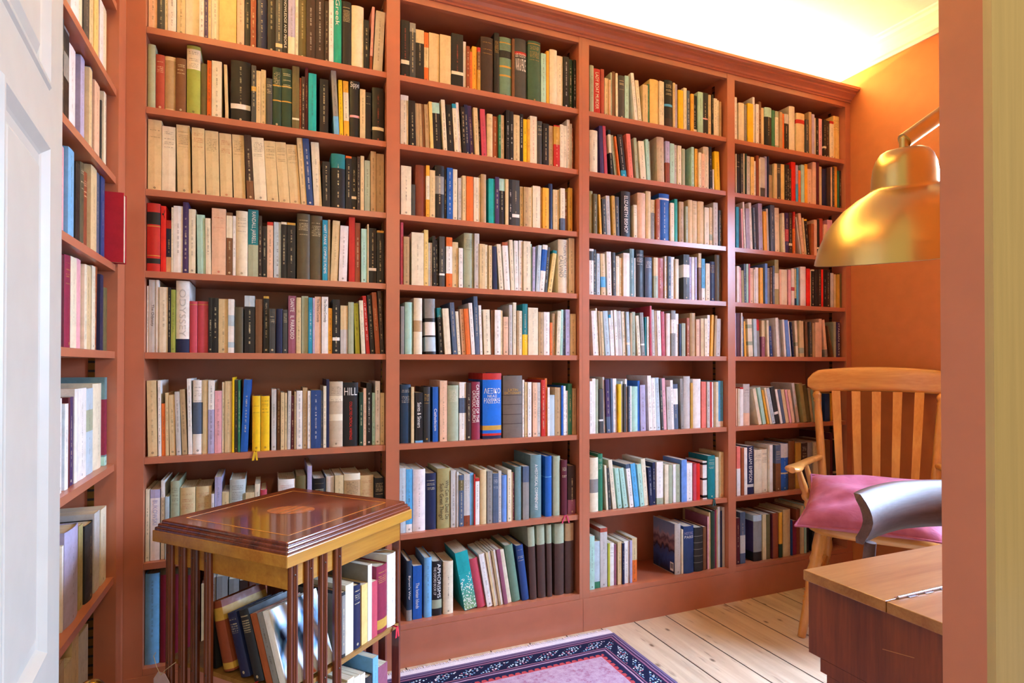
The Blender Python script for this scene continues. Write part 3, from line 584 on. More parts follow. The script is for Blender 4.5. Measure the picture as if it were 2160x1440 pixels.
ROWS = """1 1 -357.5,23.6,156,0,pe,*;-332.9,20.2,158,0,dg,*;-311.8,7.9,166,0,cr;-303.2,22.4,162,0,wh,*;-278.5,23.3,172,0,bf,*;-254.2,38.8,188,0,cr,*^N;-214.7,14.0,187,0,wh;-200.0,10.3,191,0,pu;-189.0,7.9,193,0,bf;-180.4,21.8,197,0,cr,*;-157.5,51.7,215,0,yb,*^N;-104.0,21.4,205,0,pe,*;-80.7,16.2,206,0,bk;-63.4,17.1,206,0,ru,*;-44.6,31.9,209,0,nv,*;-10.4,23.0,220,0,bk,*;14.4,21.7,214,0,dg,*^bbf,.1,.16;37.3,15.8,215,0,bk,=v|KNOWLEDGE AND PEOPLE|wh;53.9,22.1,220,0,lv,*^fcr,.3;77.1,9.6,220,0,cr;88.2,23.9,228,0,ol,*;113.2,28.4,235,0,db,*^lwh;142.8,29.9,239,0,db,*^lwh;174.0,12.7,219,0,db;187.5,15.2,225,0,wh;203.4,26.6,234,0,tg,*^=v|Greek|wh,.6,1;231.6,32.6,237,0,bk,*^H^K;265.9,42.2,230,0,cr,*^N^K;308.9,18.0,186,0,bk;328.1,9.2,240,42,pk,fru,.25;340.7,32.6,228,49,lg,*
1 2 -357.5,20.5,205,0,sg,*^N^K;-336.3,24.2,178,0,rb,*^H^K;-311.5,30.1,178,0,tn,*^N^K^cbf,.93^fbf,.06;-280.4,28.3,177,0,br,*^H^K;-249.8,38.2,225,0,lm,*^H^K^bcr,.66,.95;-210.9,17.8,176,0,ol,N^K;-191.8,12.4,189,0,or;-177.7,28.8,188,0,cr,*^lol;-137.7,9.1,182,-27,bf,N;-122.5,59.6,206,0,bk,*^bwh,.22,.3;-60.0,14.5,196,0,dg,bgo,.56,.64;-44.8,13.9,181,0,bf;-30.2,14.7,189,0,bf;-14.4,19.1,162,0,dg,H^K;5.3,27.5,205,0,dn,*^H^K^bgo,.69,.71^bgo,.44,.46;33.9,32.9,206,0,dn,*^H^K^bgo,.69,.71^bgo,.44,.46;67.9,22.6,220,0,ol,*^N^bcr,.16,.19;91.1,6.2,184,0,ru;98.1,10.8,188,0,db;109.7,9.3,225,0,mr;120.5,25.7,204,0,tq,*;158.0,28.5,195,0,bk,*;206.5,16.9,228,-53,gy,fsb,.3;225.0,12.9,203,-24,yl;240.4,17.9,202,-20,yo,bcr,.3,.8;259.9,34.1,208,0,bk,*^bpk,.37,.41^=h|Sippe|wh,.86,.98;295.3,18.3,182,0,bf;314.4,19.3,175,0,bk,H;338.7,41.6,198,0,bk,*^bcr,.22,.28^lrb
1 3 -356.7,37.1,226,0,bf,*^H;-318.3,37.4,211,0,cr,*^H;-274.3,37.4,221,-21,bf,*^H;-231.9,35.7,217,-13,bf,*^H^lrb;-192.8,38.7,215,-22,bf,*^H;-151.4,35.8,213,-23,bf,*^H^lrb;-111.7,35.6,215,-30,bf,*^H;-71.7,21.6,217,-48,db,*^fbr,.3;-48.3,37.6,212,-54,cr,*^H;-9.1,34.8,207,-58,bf,*^H;28.0,33.4,209,-67,bf,*^H;63.0,34.2,206,-72,bf,*^H;98.9,17.7,232,-70,bf,*;117.4,20.5,232,-70,nb,*^lwh;140.7,25.9,226,-52,cr,*;168.6,25.0,162,-10,bk,*;197.1,46.3,195,0,bk,*^ctl,.74^K;246.7,19.6,193,0,bk,cor,.96;267.0,16.4,193,0,bk,bcr,.22,.27;285.1,9.9,194,0,db;296.7,12.4,198,0,bf;311.6,19.2,185,0,sg;332.5,18.5,220,0,tn;353.1,27.6,217,0,tn,*
1 4 -357.5,35.8,216,0,rd,*^N^K^bbk,.69,.87^bbk,.12,.195^bgo,.66,.67^bgo,.23,.24;-320.1,14.0,211,0,rr,lbk^=v|Y|bk,.8,.95;-305.4,13.8,168,0,nv,crd,.84^fpe,.3;-291.0,5.3,209,0,cr;-285.1,25.8,215,0,wh,*;-258.3,15.0,229,0,pu,*^lcr;-242.2,19.2,209,0,cr,*;-216.6,23.1,193,-18,mt,*^N;-192.5,15.1,183,-15,cr;-176.0,41.0,218,0,pe,*^H^lrd;-133.6,18.3,210,0,br,*^bcr,.6,.95;-114.3,8.8,200,0,wh;-104.7,35.0,218,0,cr,*^H^lol^K;-68.3,31.1,226,0,sg,*^ctl,.48^=v|RANDALL JARRELL|wh,.5,.97;-36.5,10.2,208,0,db;-24.8,13.9,175,0,bk;-9.7,18.5,190,0,pe,crd,.94;11.3,22.4,192,0,pb,*;34.4,17.3,193,0,bk,ccr,.96;53.6,26.2,193,0,bk,*^cgo,.96;84.7,41.2,227,0,od,*^H^K;127.0,40.3,225,0,od,*^H^K;168.1,16.6,212,0,tb,=v|HART CRANE  COMPLETE POEMS|wh;186.3,7.9,216,0,tn;195.0,24.0,214,37,bf,*;222.6,27.5,198,29,pw,*;258.2,20.5,233,0,rd,*^N;279.9,17.3,214,0,ru;300.6,19.5,194,0,mt;321.3,5.0,211,0,bf,N;327.6,26.1,199,0,bk,*^bwh,.23,.28;355.8,24.6,193,0,bk,*^cgo,.96
1 5 -357.5,5.0,209,0,wh;-351.9,19.1,229,0,lg,*^=v|The Odyssey|db,.36,.66;-332.2,7.1,229,0,wh,N;-323.2,23.7,207,0,cr,*^lol;-298.8,7.5,207,0,bk;-290.6,11.8,200,0,lm;-277.1,37.2,230,0,wh,*^K^fnv,.19^=v|ODYSSEY|lg,.22,.88;-238.8,21.5,166,0,ro,*^N^K^bgo,.93,.94;-216.3,30.6,167,0,ro,*^N^K^bgo,.93,.94;-184.6,11.7,179,0,bk;-172.2,15.2,179,0,bk;-155.6,27.9,177,0,bf,*;-126.7,17.6,177,0,wh,bpb,.5,.7^bpb,.1,.2^N;-107.3,24.9,152,0,od,*^N^K;-78.2,31.0,191,0,bk,*^cpb,.81;-44.7,20.7,181,0,br,*^N;-20.3,16.9,192,0,bk,cgo,.96;-1.9,18.5,150,0,dg,H;19.6,20.5,151,0,nv,N^K;41.2,13.9,149,0,dg,H;57.8,25.0,197,0,mv,*^=v|DANTE   IL PARADISO|wh,.25,.95;83.5,15.3,192,0,bf;100.7,21.2,198,0,sg,*^N;122.7,12.8,193,0,tb,lwh;136.3,6.6,192,0,lv;143.7,20.4,198,0,pe,*^=v|The Divine Comedy|db,.55,.96;166.4,21.3,198,0,wh,*^=v|The Divine Comedy|db,.55,.96;188.5,12.7,159,0,yo;202.8,23.6,190,0,bk,*^bwh,.24,.3;229.3,25.1,170,0,lg,*^N^cbf,.5;256.0,18.4,183,0,sg,N;282.1,14.8,180,-37,yg;301.9,13.3,190,-48,cr;319.4,12.5,208,-67,rd,lwh;334.4,14.2,211,-64,bk;351.2,16.0,221,-65,rs;369.0,12.7,227,-52,db
1 6 -351.9,25.7,238,-19,bf,*;-323.9,8.1,238,-11,wh;-314.6,10.1,165,-10,or;-303.8,9.1,199,-11,bf;-292.4,16.4,192,-20,bf,lol;-273.3,12.6,202,-31,lg;-257.8,14.3,209,-41,tn;-240.8,11.4,243,-22,wh;-228.4,28.1,238,0,wh,*^bsl,.27,.7^H^K;-199.7,13.6,238,0,bf,N;-184.3,17.5,237,0,wh,*^flv,.6;-165.4,20.1,203,0,pk,*;-144.0,7.0,231,0,cr;-135.6,20.0,234,0,bf,*;-113.9,6.0,246,0,yl,N;-106.8,9.5,238,0,dg;-96.2,6.4,237,0,gn;-88.4,21.4,238,39,bl,*;-53.3,24.6,184,0,yl,*^K^Ryl^H;-26.8,26.4,183,0,yl,*^K^H;5.8,14.8,205,0,lg,lol;23.6,9.7,203,0,br;34.8,11.2,194,0,bf;47.5,6.8,192,0,bf;55.8,9.8,198,10,lg;67.8,9.1,182,0,mr;77.7,6.1,196,0,tn;85.3,18.3,199,0,wh,lsl;105.2,14.6,209,0,tn;120.9,9.7,198,0,wh;131.4,32.4,200,0,nb,*^lwh;164.5,7.1,198,0,sl;172.4,9.5,214,0,cr;182.6,8.7,237,0,nv,N;192.5,45.6,229,0,lb,*^H^K^bcr,.7,.78^bcr,.4,.5;239.3,51.8,225,0,bk,*^K^=v|COLLECTED CRITICAL WRITINGS|rr,.1,.7^=h|HILL|wh,.8,.92;295.2,13.2,189,0,dn;309.3,10.0,204,0,pe;320.1,17.9,223,0,bk,lwh;340.1,10.1,187,0,mt;351.4,16.5,229,0,wh;369.6,13.4,186,0,bf
1 7 -357.5,10.3,224,0,cr,lol;-344.9,25.7,222,0,pw,*^clv,.88^=v|BUKOWSKI|lv,.5,.85;-316.0,9.7,249,0,wh;-304.0,10.8,197,0,pb,N;-290.0,24.7,245,0,sg,*^H^K;-263.7,42.7,221,0,bf,*^H^K^lrb;-219.3,44.9,221,0,bf,*^H^K^lrb;-173.4,7.6,196,0,pw;-164.1,20.1,249,0,lv,*^lsl;-142.7,20.2,198,0,bf,*;-120.7,47.1,236,0,pg,*^H^K;-73.0,28.0,190,0,bf,*;-44.2,15.2,217,0,cr;-27.9,20.1,197,0,ro,*^K;27.2,54.5,225,0,wh,*^K^H^lrb;83.6,33.6,234,0,ol,*^N^K;120.7,14.7,266,0,lv,*^N;139.3,41.1,221,0,bk,*^H^K;183.1,27.0,225,0,wh,*^lrb^K;212.1,28.5,227,0,bf,*;242.9,55.5,230,0,cr,*^K^H^btn,.6,.9;300.1,45.7,219,0,bf,*^H^K^lrb;347.9,35.1,208,0,dk,*^H^K
1 8 -357.5,39.7,283,0,sb,*^K;-316.2,29.9,296,0,mo,N^K^cod,.93;-285.0,30.9,292,0,mo,N^K^cod,.93;-252.7,35.4,284,0,mo,N^K^cod,.93;-202.1,23.8,228,0,bf;-173.2,13.7,249,0,lg;-157.7,33.0,248,0,gy,N;-121.3,29.9,235,0,gy,N;-89.6,42.9,226,0,db,N;-44.9,41.8,212,0,dg,N
2 1 441.4,30.6,213,0,bk,*^bcr,.24,.31^lrb;473.8,22.0,210,0,dg,*^cgy,.84;496.9,31.2,192,0,bk,*^cbf,.74;529.2,16.3,188,0,or,bbf,.3,.7;547.3,39.1,191,0,bf,*^N;588.6,42.3,191,0,bf,*^N;633.9,46.0,206,0,bk,*^bcr,.24,.3^lrb;681.1,11.4,186,0,wh,N;693.7,13.0,169,0,ru;707.5,11.2,153,0,or;719.8,17.8,177,0,yo;739.1,12.4,175,0,br,crd,.9^fgo,.5;755.5,52.0,225,0,db,*^H^K^lgo;809.9,20.7,249,0,bk,*^H^K^lgo;833.4,50.5,240,0,sd,*^H^K^bgo,.9,.92^bgo,.5,.53^bgo,.35,.38^bbk,.66,.78;886.0,10.2,241,0,br,N;897.8,52.0,248,0,dg,*^K^brd,.74,.79^=h|WAR & PEACE|wh,.48,.68^=h|LEO TOLSTOY|wh,.7,.76;954.0,54.7,248,0,gd,*^H^K^lgo^bgo,.95,.96;1011.7,21.8,208,0,mt;1035.6,11.6,222,0,yo,N;1049.4,33.3,231,0,cr,*^N^K;1084.4,27.1,214,0,cr,*;1113.3,23.4,214,0,bk,lwh;1141.1,16.9,212,0,dn,lwh;1159.7,11.3,209,0,bk,lwh
2 2 441.1,28.8,189,0,cr,*^cwh,.9;474.1,23.4,171,-21,bk;499.7,12.9,167,-31,tn,N;514.0,10.1,168,-36,tn;525.2,9.7,168,-39,br,N;535.6,15.6,168,-39,tn;553.0,11.6,180,-40,yb,N;565.8,29.0,182,-40,bk,*^cmt,.78;604.4,14.8,197,-56,cr;623.0,21.3,183,-53,bk;648.4,15.0,189,-60,cr,ctb,.91;665.0,10.6,197,-65,wh;678.6,15.2,182,-46,bk;695.0,13.8,195,-50,nv;711.9,15.8,194,-63,pu;730.0,16.3,187,-46,bf;747.1,8.6,188,-42,bk;757.2,19.6,186,-47,ro;777.9,22.9,173,0,bf,K^H;803.6,21.9,170,0,rs,K;827.5,8.8,177,0,gn;837.5,14.1,180,0,bf;857.6,15.8,201,0,bk,lwh;874.6,14.2,198,0,bk,lwh;890.5,26.2,188,0,bf;918.3,14.0,196,0,bk,lwh;933.6,16.6,179,0,yl;951.1,11.3,180,0,yo;963.6,30.3,197,0,cr,*^lrd;996.4,22.9,182,0,dg,H^K;1020.5,26.5,175,0,bk;1048.4,19.4,171,0,tn;1069.1,26.5,175,0,rd,bgo,.55,.97;1097.3,14.9,182,0,cr;1113.5,16.3,181,0,cr;1131.1,12.8,209,0,wh;1144.8,8.9,193,0,lg;1154.6,6.2,177,0,ru
2 3 442.2,37.6,183,0,cr,*;482.3,12.8,118,0,dg,N;497.9,37.3,195,0,rl,*^N^K;536.3,12.7,196,0,yo,bcr,.35,.8;550.1,20.0,180,0,bf;571.2,35.3,203,0,bk,*^bgy,.47,.8^K;608.4,7.4,193,0,bk;617.6,22.4,199,0,bl,lwh;641.9,16.9,197,0,cr;662.2,14.4,166,0,lg;678.1,14.5,176,0,bf;694.1,26.8,175,0,or,*^N;725.5,26.3,177,0,cr;753.4,20.7,191,0,tn,N^K;785.9,24.9,179,0,tq,N;812.0,16.3,187,0,pu;829.9,23.7,184,0,bk,cmt,.74;855.2,12.5,184,0,bf,N;868.9,15.0,184,0,bk,lwh;885.2,31.5,186,0,dg,*^bwh,.2,.27;920.4,12.8,164,0,bf;934.4,19.5,162,0,tn;955.2,19.2,165,0,bf;975.6,32.9,173,0,cr,*;1009.8,7.2,170,0,tn;1018.3,26.5,169,0,yo;1047.3,17.7,191,0,nv,N^K;1068.0,26.5,169,0,bf;1098.0,20.6,176,0,cr,fsl,.3;1119.9,14.1,166,0,br;1135.3,18.6,182,0,go
2 4 441.6,9.4,230,0,ro;452.4,20.7,178,0,tn;482.0,44.9,197,0,cr,*^lol;528.4,15.9,210,0,yb;546.0,14.2,164,0,lg;563.1,10.9,189,-15,bk;576.2,10.3,176,-24,bk;588.0,20.6,191,0,dg,bwh,.23,.27;616.0,23.1,191,0,wh,cor,.82^for,.28;640.6,22.5,175,0,bf;664.7,15.9,153,0,wh;687.4,38.3,214,0,sg,*^H^K^ldg;728.0,18.8,214,0,lg;747.4,22.5,175,0,bf;771.5,10.6,174,0,cr;785.6,13.4,172,0,bf;803.7,16.7,169,-25,nv,N;830.8,16.8,180,-67,cr;854.0,22.6,190,-59,wh,crs,.93;880.3,13.8,201,-40,cr;898.6,16.0,201,-16,wh;915.8,15.2,203,0,wh;933.5,30.3,201,0,cr,*;964.7,6.7,193,0,mt,N;972.2,10.1,181,12,lv;986.5,14.3,189,58,pb;1002.9,20.7,193,89,wh,bbl,.45,.9;1026.2,13.6,186,78,dg;1042.5,17.0,175,143,yb,ctl,.93;1092.5,44.7,223,0,cr,*^N^K^=v|ITALIAN FOLKTALES|gy,.3,.96^=V|CALVINO|gy,.3,.7;1140.8,26.2,232,0,cr,*
2 5 442.4,12.6,175,0,gy,N;459.5,28.2,192,0,mt,*^N^K;491.2,31.0,208,0,cr,*^K^N^btn,.4,.6;537.7,39.2,208,-21,bk,*^K^N^cgy,.65^bwh,.34,.58^bpb,.05,.31;589.0,15.4,175,-55,bk,ctl,.8;609.6,23.7,173,-64,cr,N;641.6,16.5,197,-68,sl;661.9,11.3,164,-65,cr;680.7,13.6,174,-65,pe;695.2,17.2,175,-66,or,N;715.4,14.2,198,-66,wh;734.3,15.5,225,-45,sl;751.7,10.1,191,-37,wh;767.3,26.7,175,-31,cr;796.7,12.6,174,0,br,N;810.5,24.3,175,0,wh;836.0,7.6,174,0,bf;848.4,20.1,150,0,pe,H;873.4,13.0,198,0,lg;889.6,13.9,208,0,cr;906.0,9.8,176,0,tn;917.0,12.8,176,0,cr;931.4,21.5,204,0,tl,fyl,.4;955.0,42.7,190,0,cr,*^lgy;1000.7,22.9,174,0,tn;1025.7,25.2,175,0,wh;1053.5,10.3,133,0,or;1065.1,11.7,170,0,tn;1079.3,15.6,181,34,cr;1097.6,10.9,187,22,mt;1112.4,8.8,154,0,sl;1122.9,18.5,188,0,lv;1143.2,24.8,171,0,bf
2 6 442.6,37.5,215,0,sn,*^H^K^lcr;481.4,10.3,206,0,bf,N;497.7,27.8,185,0,bk,*^fsb,.04^=v|Saints & Sinners|wh,.3,.8;529.1,25.2,205,0,dk,*^H^K^lgo;563.4,20.8,205,0,bl,=v|Catholicism|wh,.2,.6;590.1,28.0,228,0,pe,*;620.7,42.2,210,0,sg,*^H^K^lcr;667.4,26.1,221,0,wh,*^bsl,.47,.73;695.0,17.5,219,0,db;715.6,34.3,222,0,mo,*^K^=v|CATECHISM OF THE|wh,.3,.95^=V|CATHOLIC CHURCH|wh,.3,.85;763.5,78.1,255,0,bb,*^N^K^crd,.9^frd,.08^fnv,.045^bgo,.13,.2^=h|ΛΕΞΙΚΟ|wh,.69,.77^=h|ΝΕΑΣ|wh,.63,.67^=h|ΕΛΛΗΝΙΚΗΣ|wh,.58,.62^=h|ΓΛΩΣΣΑΣ|wh,.54,.58;847.7,81.2,245,0,lr,*^N^K^bdb,.68,.69^bdb,.53,.54^bdb,.37,.38^bdb,.22,.23^=h|LATIN|go,.75,.79^=h|DICTIONARY|go,.7,.74;931.4,7.8,228,0,wh;940.9,10.8,218,0,bf;952.4,15.8,218,0,wh;974.1,18.9,216,0,pe;994.2,13.9,216,0,lg;1010.7,17.8,227,0,rd;1029.8,8.9,233,0,or;1039.6,9.0,196,0,wh;1050.3,21.9,165,0,pb,N;1073.5,25.6,195,0,tn;1100.8,8.7,203,0,bl,N;1110.8,9.2,201,0,wh;1121.3,13.6,181,0,wh;1135.8,15.9,210,0,gn;1153.5,17.3,190,0,tn
2 7 438.6,23.0,237,0,pb,*;463.0,22.1,232,0,sk,*^fwh,.13;489.0,46.0,228,0,pw,*^K^lgy;536.7,41.6,210,0,nv,*^H^K;581.3,50.5,225,0,kh,*^K^=v|Why Can the Dead Do|db,.15,.8^=V|Such Great Things?|db,.15,.75;633.6,20.5,215,0,lg;655.3,4.1,209,0,lg,N;660.5,4.9,208,0,wh,N;666.5,17.7,195,0,sl,bol,.7,.9;685.4,23.6,197,0,lg,*^H^fru,.2;711.3,13.4,199,0,sb,N;725.4,5.0,194,0,rd,N;731.6,15.8,179,0,wh,crd,.93;750.1,25.7,210,0,bf,*^N^K;778.9,21.2,203,0,gy;802.8,22.9,192,0,sl,H^lwh;827.0,11.9,200,0,lg;840.9,20.8,182,0,cb,N^K;863.8,16.1,201,0,cr;881.1,6.9,189,0,tn;888.8,6.5,188,0,mr;897.7,27.0,211,0,st,*^N^K;929.7,26.0,211,0,sl,*^N^fgy,.7;967.3,47.4,252,0,st,*^K^=v|A HISTORICAL COMMENTARY|wh,.12,.85;1031.7,28.2,244,0,bl,*^N^K^bsb,.65,.66;1068.1,30.7,242,0,sg,*^N^K;1102.7,25.8,225,0,mr,*^H^K^Rpk;1132.9,35.4,199,0,db,*^fmv,.3
2 8 464.5,20.0,219,0,sn,*^K^fgy,.18^=v|Byron's War|wh,.35,.75;489.1,33.7,196,0,bl,*^=v|The Ionian Islands|wh,.2,.68;531.8,28.1,221,0,sb,*^K;562.4,37.2,202,0,bk,*^K^bsg,.13,.29^=v|APHORISMS|wh,.32,.95^=V|THE OXFORD BOOK OF|wh,.38,.9;604.7,38.5,197,0,cr,*^K;689.0,50.0,226,-176,tq,*^N^Y;742.5,34.3,195,-188,ro,*^N^K;780.6,23.2,210,-171,wh,*;806.9,9.0,214,-169,bf,N;817.9,9.0,216,-164,wh,N;828.6,9.0,218,-160,tn,N;839.4,8.3,219,-156,wh,N;850.6,15.1,220,-156,mv,N;868.6,15.9,215,-161,cr,N;888.8,33.5,228,-150,sd,*^N^K;929.6,30.3,222,-129,nb,*^H^K;962.6,29.2,290,-40,dm,*^N^K^csg,.73;998.6,33.8,293,-23,dm,*^N^K^csg,.73;1038.3,21.4,291,-15,dm,*^N^K^csg,.74;1073.4,41.6,290,0,dm,*^N^K^csg,.72;1121.2,37.8,287,0,dm,*^N^K^ctn,.75
3 1 1236.3,19.1,202,0,sg,K;1256.5,30.8,193,0,rd,*^=v|LADY BOAT MURDER|cr;1292.4,17.1,199,0,rb,N^K;1313.0,19.2,166,0,bf;1332.9,7.1,160,0,pe;1341.2,7.5,194,0,sg;1351.0,14.6,202,0,br,N;1368.4,9.9,196,-8,cr;1380.7,30.8,189,0,dg,H^K;1413.1,19.4,194,0,mt;1463.4,14.6,211,-105,wh;1480.5,16.4,182,-99,cr;1502.4,26.5,170,0,bf;1530.2,7.1,178,0,gn;1541.8,44.6,203,0,yb,*^N^K;1590.3,13.6,202,0,cr;1605.6,14.1,205,0,cr;1621.4,43.5,215,0,bk,*^K^H^fdb,.2^bsk,.45,.5;1666.2,11.3,209,0,bf;1678.8,13.5,207,0,lv;1698.4,27.3,185,0,yl,N;1727.9,17.3,200,0,cr;1746.5,15.1,190,0,sl,lwh;1764.3,14.8,176,0,yo;1780.9,23.4,176,0,bk,fcr,.12^lwh;1807.0,28.1,195,0,mt;1837.4,30.7,199,0,bk,bpk,.38,.41;1869.4,15.2,193,0,bf;1886.0,8.3,195,0,bk;1895.8,19.5,179,0,cr;1917.1,11.2,175,0,cr;1929.8,11.7,170,0,tn
3 2 1238.3,37.5,182,0,cr,*^K;1292.0,17.1,208,-37,pu,N;1312.2,14.0,210,-50,ro;1338.8,11.4,195,-72,bk,bcr,.5,.9;1364.0,12.6,178,-125,sg;1379.9,7.1,173,-129,or;1396.2,25.5,185,-125,bk,ftb,.17^lwh;1434.4,19.8,193,-88,cl;1468.9,13.9,181,-72,sg;1491.9,28.0,170,-78,cr;1525.0,14.6,183,-54,mt;1540.4,10.0,179,-42,sg;1583.3,38.3,205,-17,lb,*^K;1625.0,22.3,192,0,lv,fru,.5;1651.6,23.4,187,0,mt;1676.3,13.9,184,0,lg;1692.0,20.1,182,0,cr;1714.8,15.0,170,0,sg,N;1765.7,15.2,185,0,mt,K;1790.3,15.3,183,0,yo;1807.5,13.6,165,0,cr;1822.8,16.8,162,0,pe;1841.0,32.5,200,0,cr,lol^K;1877.3,13.8,204,-16,bk,lwh;1895.7,7.4,102,0,wh;1907.8,26.6,185,-41,yl,lbk
3 3 1237.9,16.0,183,0,kh,N^K;1254.7,17.6,171,-2,ol;1288.5,9.3,172,-49,yo;1304.0,17.1,156,-35,dg;1325.0,18.0,172,-41,lg;1350.5,15.0,173,-41,go;1366.7,18.6,172,-18,dg;1391.7,47.0,199,0,dk,*^K^=v|ELIZABETH BISHOP|wh,.1,.9;1456.6,16.7,146,-11,cr,H;1478.6,40.8,203,0,pe,*^N^K;1521.1,26.2,214,0,bf,N^K;1549.0,21.8,180,0,bf,fgy,.68;1573.3,18.6,183,0,rs;1595.3,55.2,214,0,bl,*^K^lwh^bwh,.87,.91;1653.5,19.9,177,0,cr;1675.1,15.7,196,0,tg,N;1697.8,23.7,186,0,tn;1732.9,12.4,168,0,sg;1751.5,25.4,201,0,bf,N^K;1778.7,23.8,200,0,bf,H;1805.2,35.4,200,0,bf,*^N^K;1846.5,25.7,177,0,cr;1874.0,15.2,179,0,bf,bsg,.15,.3;1892.5,25.5,203,0,lg;1926.8,15.9,171,0,dg
3 4 1235.3,20.6,194,0,wh,bdg,.75,.95;1257.8,11.9,193,0,dg;1273.9,15.8,178,0,pb;1295.1,21.7,178,-26,bf,bsk,.2,.45;1326.2,22.3,189,-25,wh;1351.2,13.8,187,-17,dg;1367.4,15.5,173,0,cr,H;1384.1,15.5,167,0,bf;1401.2,30.5,188,0,wh,N;1434.1,21.9,209,0,st,lwh;1459.7,5.3,171,0,wh,N;1466.2,42.3,207,0,dk,*^K^H^lwh;1517.5,38.3,179,0,sl,*^H^K^lwh;1559.6,21.5,180,0,bf,fsg,.55;1583.2,29.3,180,0,rb;1622.3,12.4,191,0,wh,bcr,.2,.3;1636.0,14.6,190,0,sl;1652.3,22.9,190,0,wh;1676.5,16.5,181,0,cr,N;1724.2,32.7,206,0,dg,*^bwh,.5,.78;1758.2,12.0,197,0,lv;1771.6,15.7,198,0,wh,N;1788.6,10.8,198,0,lv;1806.6,15.4,217,0,bf,fbr,.7;1823.8,18.6,193,0,sk,fwh,.3;1847.4,22.4,173,0,cr;1873.1,31.4,184,0,nv,H^K^lgo;1907.7,38.7,218,0,od,*^N^K
3 5 1252.5,20.6,187,-53,wh,lsl;1275.4,7.3,199,-50,cr;1285.4,8.9,188,-49,tn,N;1297.0,10.8,186,-54,bf;1314.4,22.6,189,-70,pb;1338.6,9.4,174,-63,wh,ctb,.92;1349.2,9.4,192,-49,wh;1363.4,13.0,194,-53,wh;1378.4,19.9,191,-50,lg;1403.1,15.2,190,-46,cr;1421.1,13.3,189,-38,pb,bwh,.25,.3;1437.3,9.3,185,0,tn,N;1447.8,17.1,190,-4,sg;1475.8,15.5,174,-64,cr;1494.3,17.7,188,-48,gy,bwh,.24,.28;1516.5,8.3,169,0,tl,N;1525.6,11.2,172,-2,wh;1538.5,8.8,219,-9,ro,N;1554.4,13.8,203,-29,lg;1570.3,10.5,200,-21,tn;1583.0,19.0,200,-29,wh;1604.1,16.2,196,-26,ro;1629.7,22.3,190,0,wh,N^K;1652.9,22.0,203,0,gy,bwh,.5,.8^Rru;1678.4,16.1,190,0,wh;1695.3,10.0,144,0,nv,N;1713.7,20.2,148,0,sg,N;1738.4,14.2,172,0,rs;1759.2,29.5,196,0,tn,N^K;1791.3,17.5,168,0,pe;1810.2,9.9,170,0,ru,N;1821.5,17.7,173,0,bf,N;1841.0,16.4,173,0,cr;1858.4,14.2,190,19,wh;1874.4,12.0,191,39,yo,N;1891.9,10.6,188,49,tn,N;1908.1,23.3,174,38,lg
3 6 1234.5,12.1,219,0,wh;1247.4,15.2,230,0,wh,N;1263.8,12.6,227,0,sg,N;1282.6,18.5,186,0,dg,bwh,.27,.31^N;1306.2,8.1,236,-24,lg,N;1318.2,18.7,226,-31,pu,fsl,.3;1341.6,8.6,229,-21,sl,N;1355.3,17.7,229,-17,wh;1375.1,13.9,205,0,yl,N;1390.5,9.2,217,0,pb,N;1401.7,11.2,205,0,dg,N;1415.3,9.6,227,-9,wh;1426.1,7.6,196,0,sl;1434.6,7.3,196,0,wh;1443.0,32.5,194,0,mt,*^N^K;1477.2,10.6,218,0,bl,N;1491.5,26.3,200,-16,lv;1533.2,18.7,240,-38,wh;1553.6,19.3,229,-37,wh;1574.5,19.4,231,-40,pb;1597.7,11.9,227,-49,dg;1611.3,17.5,228,-45,pk;1631.8,19.7,190,-32,lg;1653.7,13.8,219,-35,wh;1669.6,23.9,201,-17,sl,bwh,.55,.9;1707.5,14.9,226,-31,gy;1724.1,36.2,236,0,lg,*^N^K;1762.6,12.0,206,0,go,N;1777.3,44.0,223,0,wh,*^N^K;1824.0,25.4,210,0,cl,N;1851.3,15.5,210,0,lg;1869.1,11.5,208,0,rd,N;1882.4,11.1,208,0,wh,N;1895.8,11.6,208,0,tn,N;1909.7,13.5,209,0,cr,N;1924.1,27.1,213,0,sk,fwh,.12
3 7 1236.4,39.6,226,0,cr,*^N^K^bgy,.35,.6;1277.2,22.7,239,0,gn,H^K^lcr;1317.7,9.3,189,-53,cr,N;1331.7,9.4,178,-57,dg;1350.5,18.0,211,-107,cr;1379.2,18.6,173,-105,mt;1405.8,21.4,172,-135,mt;1433.9,20.1,188,-111,wh,csl,.9;1457.3,23.4,189,-121,sk;1486.6,19.6,185,-102,mt;1511.3,21.4,205,-92,cr;1534.4,17.4,167,-55,nv,lwh;1554.4,13.4,186,-11,nv;1573.7,33.8,186,0,wh,*^lgy^fsg,.15;1615.9,19.6,172,0,cr,N;1637.3,16.3,170,0,sg,N;1663.9,14.7,170,0,wh,N;1680.3,20.9,169,0,sg;1706.5,29.0,188,0,cb,N;1738.9,30.6,170,0,wh;1772.2,17.4,165,0,ro,K^N;1791.8,22.0,165,0,rr,K^N;1831.9,23.2,173,0,wh,N^bbk,.9,.96^bbk,.5,.55^bbk,.03,.1;1857.8,40.9,197,0,tl,*^H^K^Rdn;1904.2,17.6,187,0,cr,N;1927.4,24.8,209,0,bf,lgo
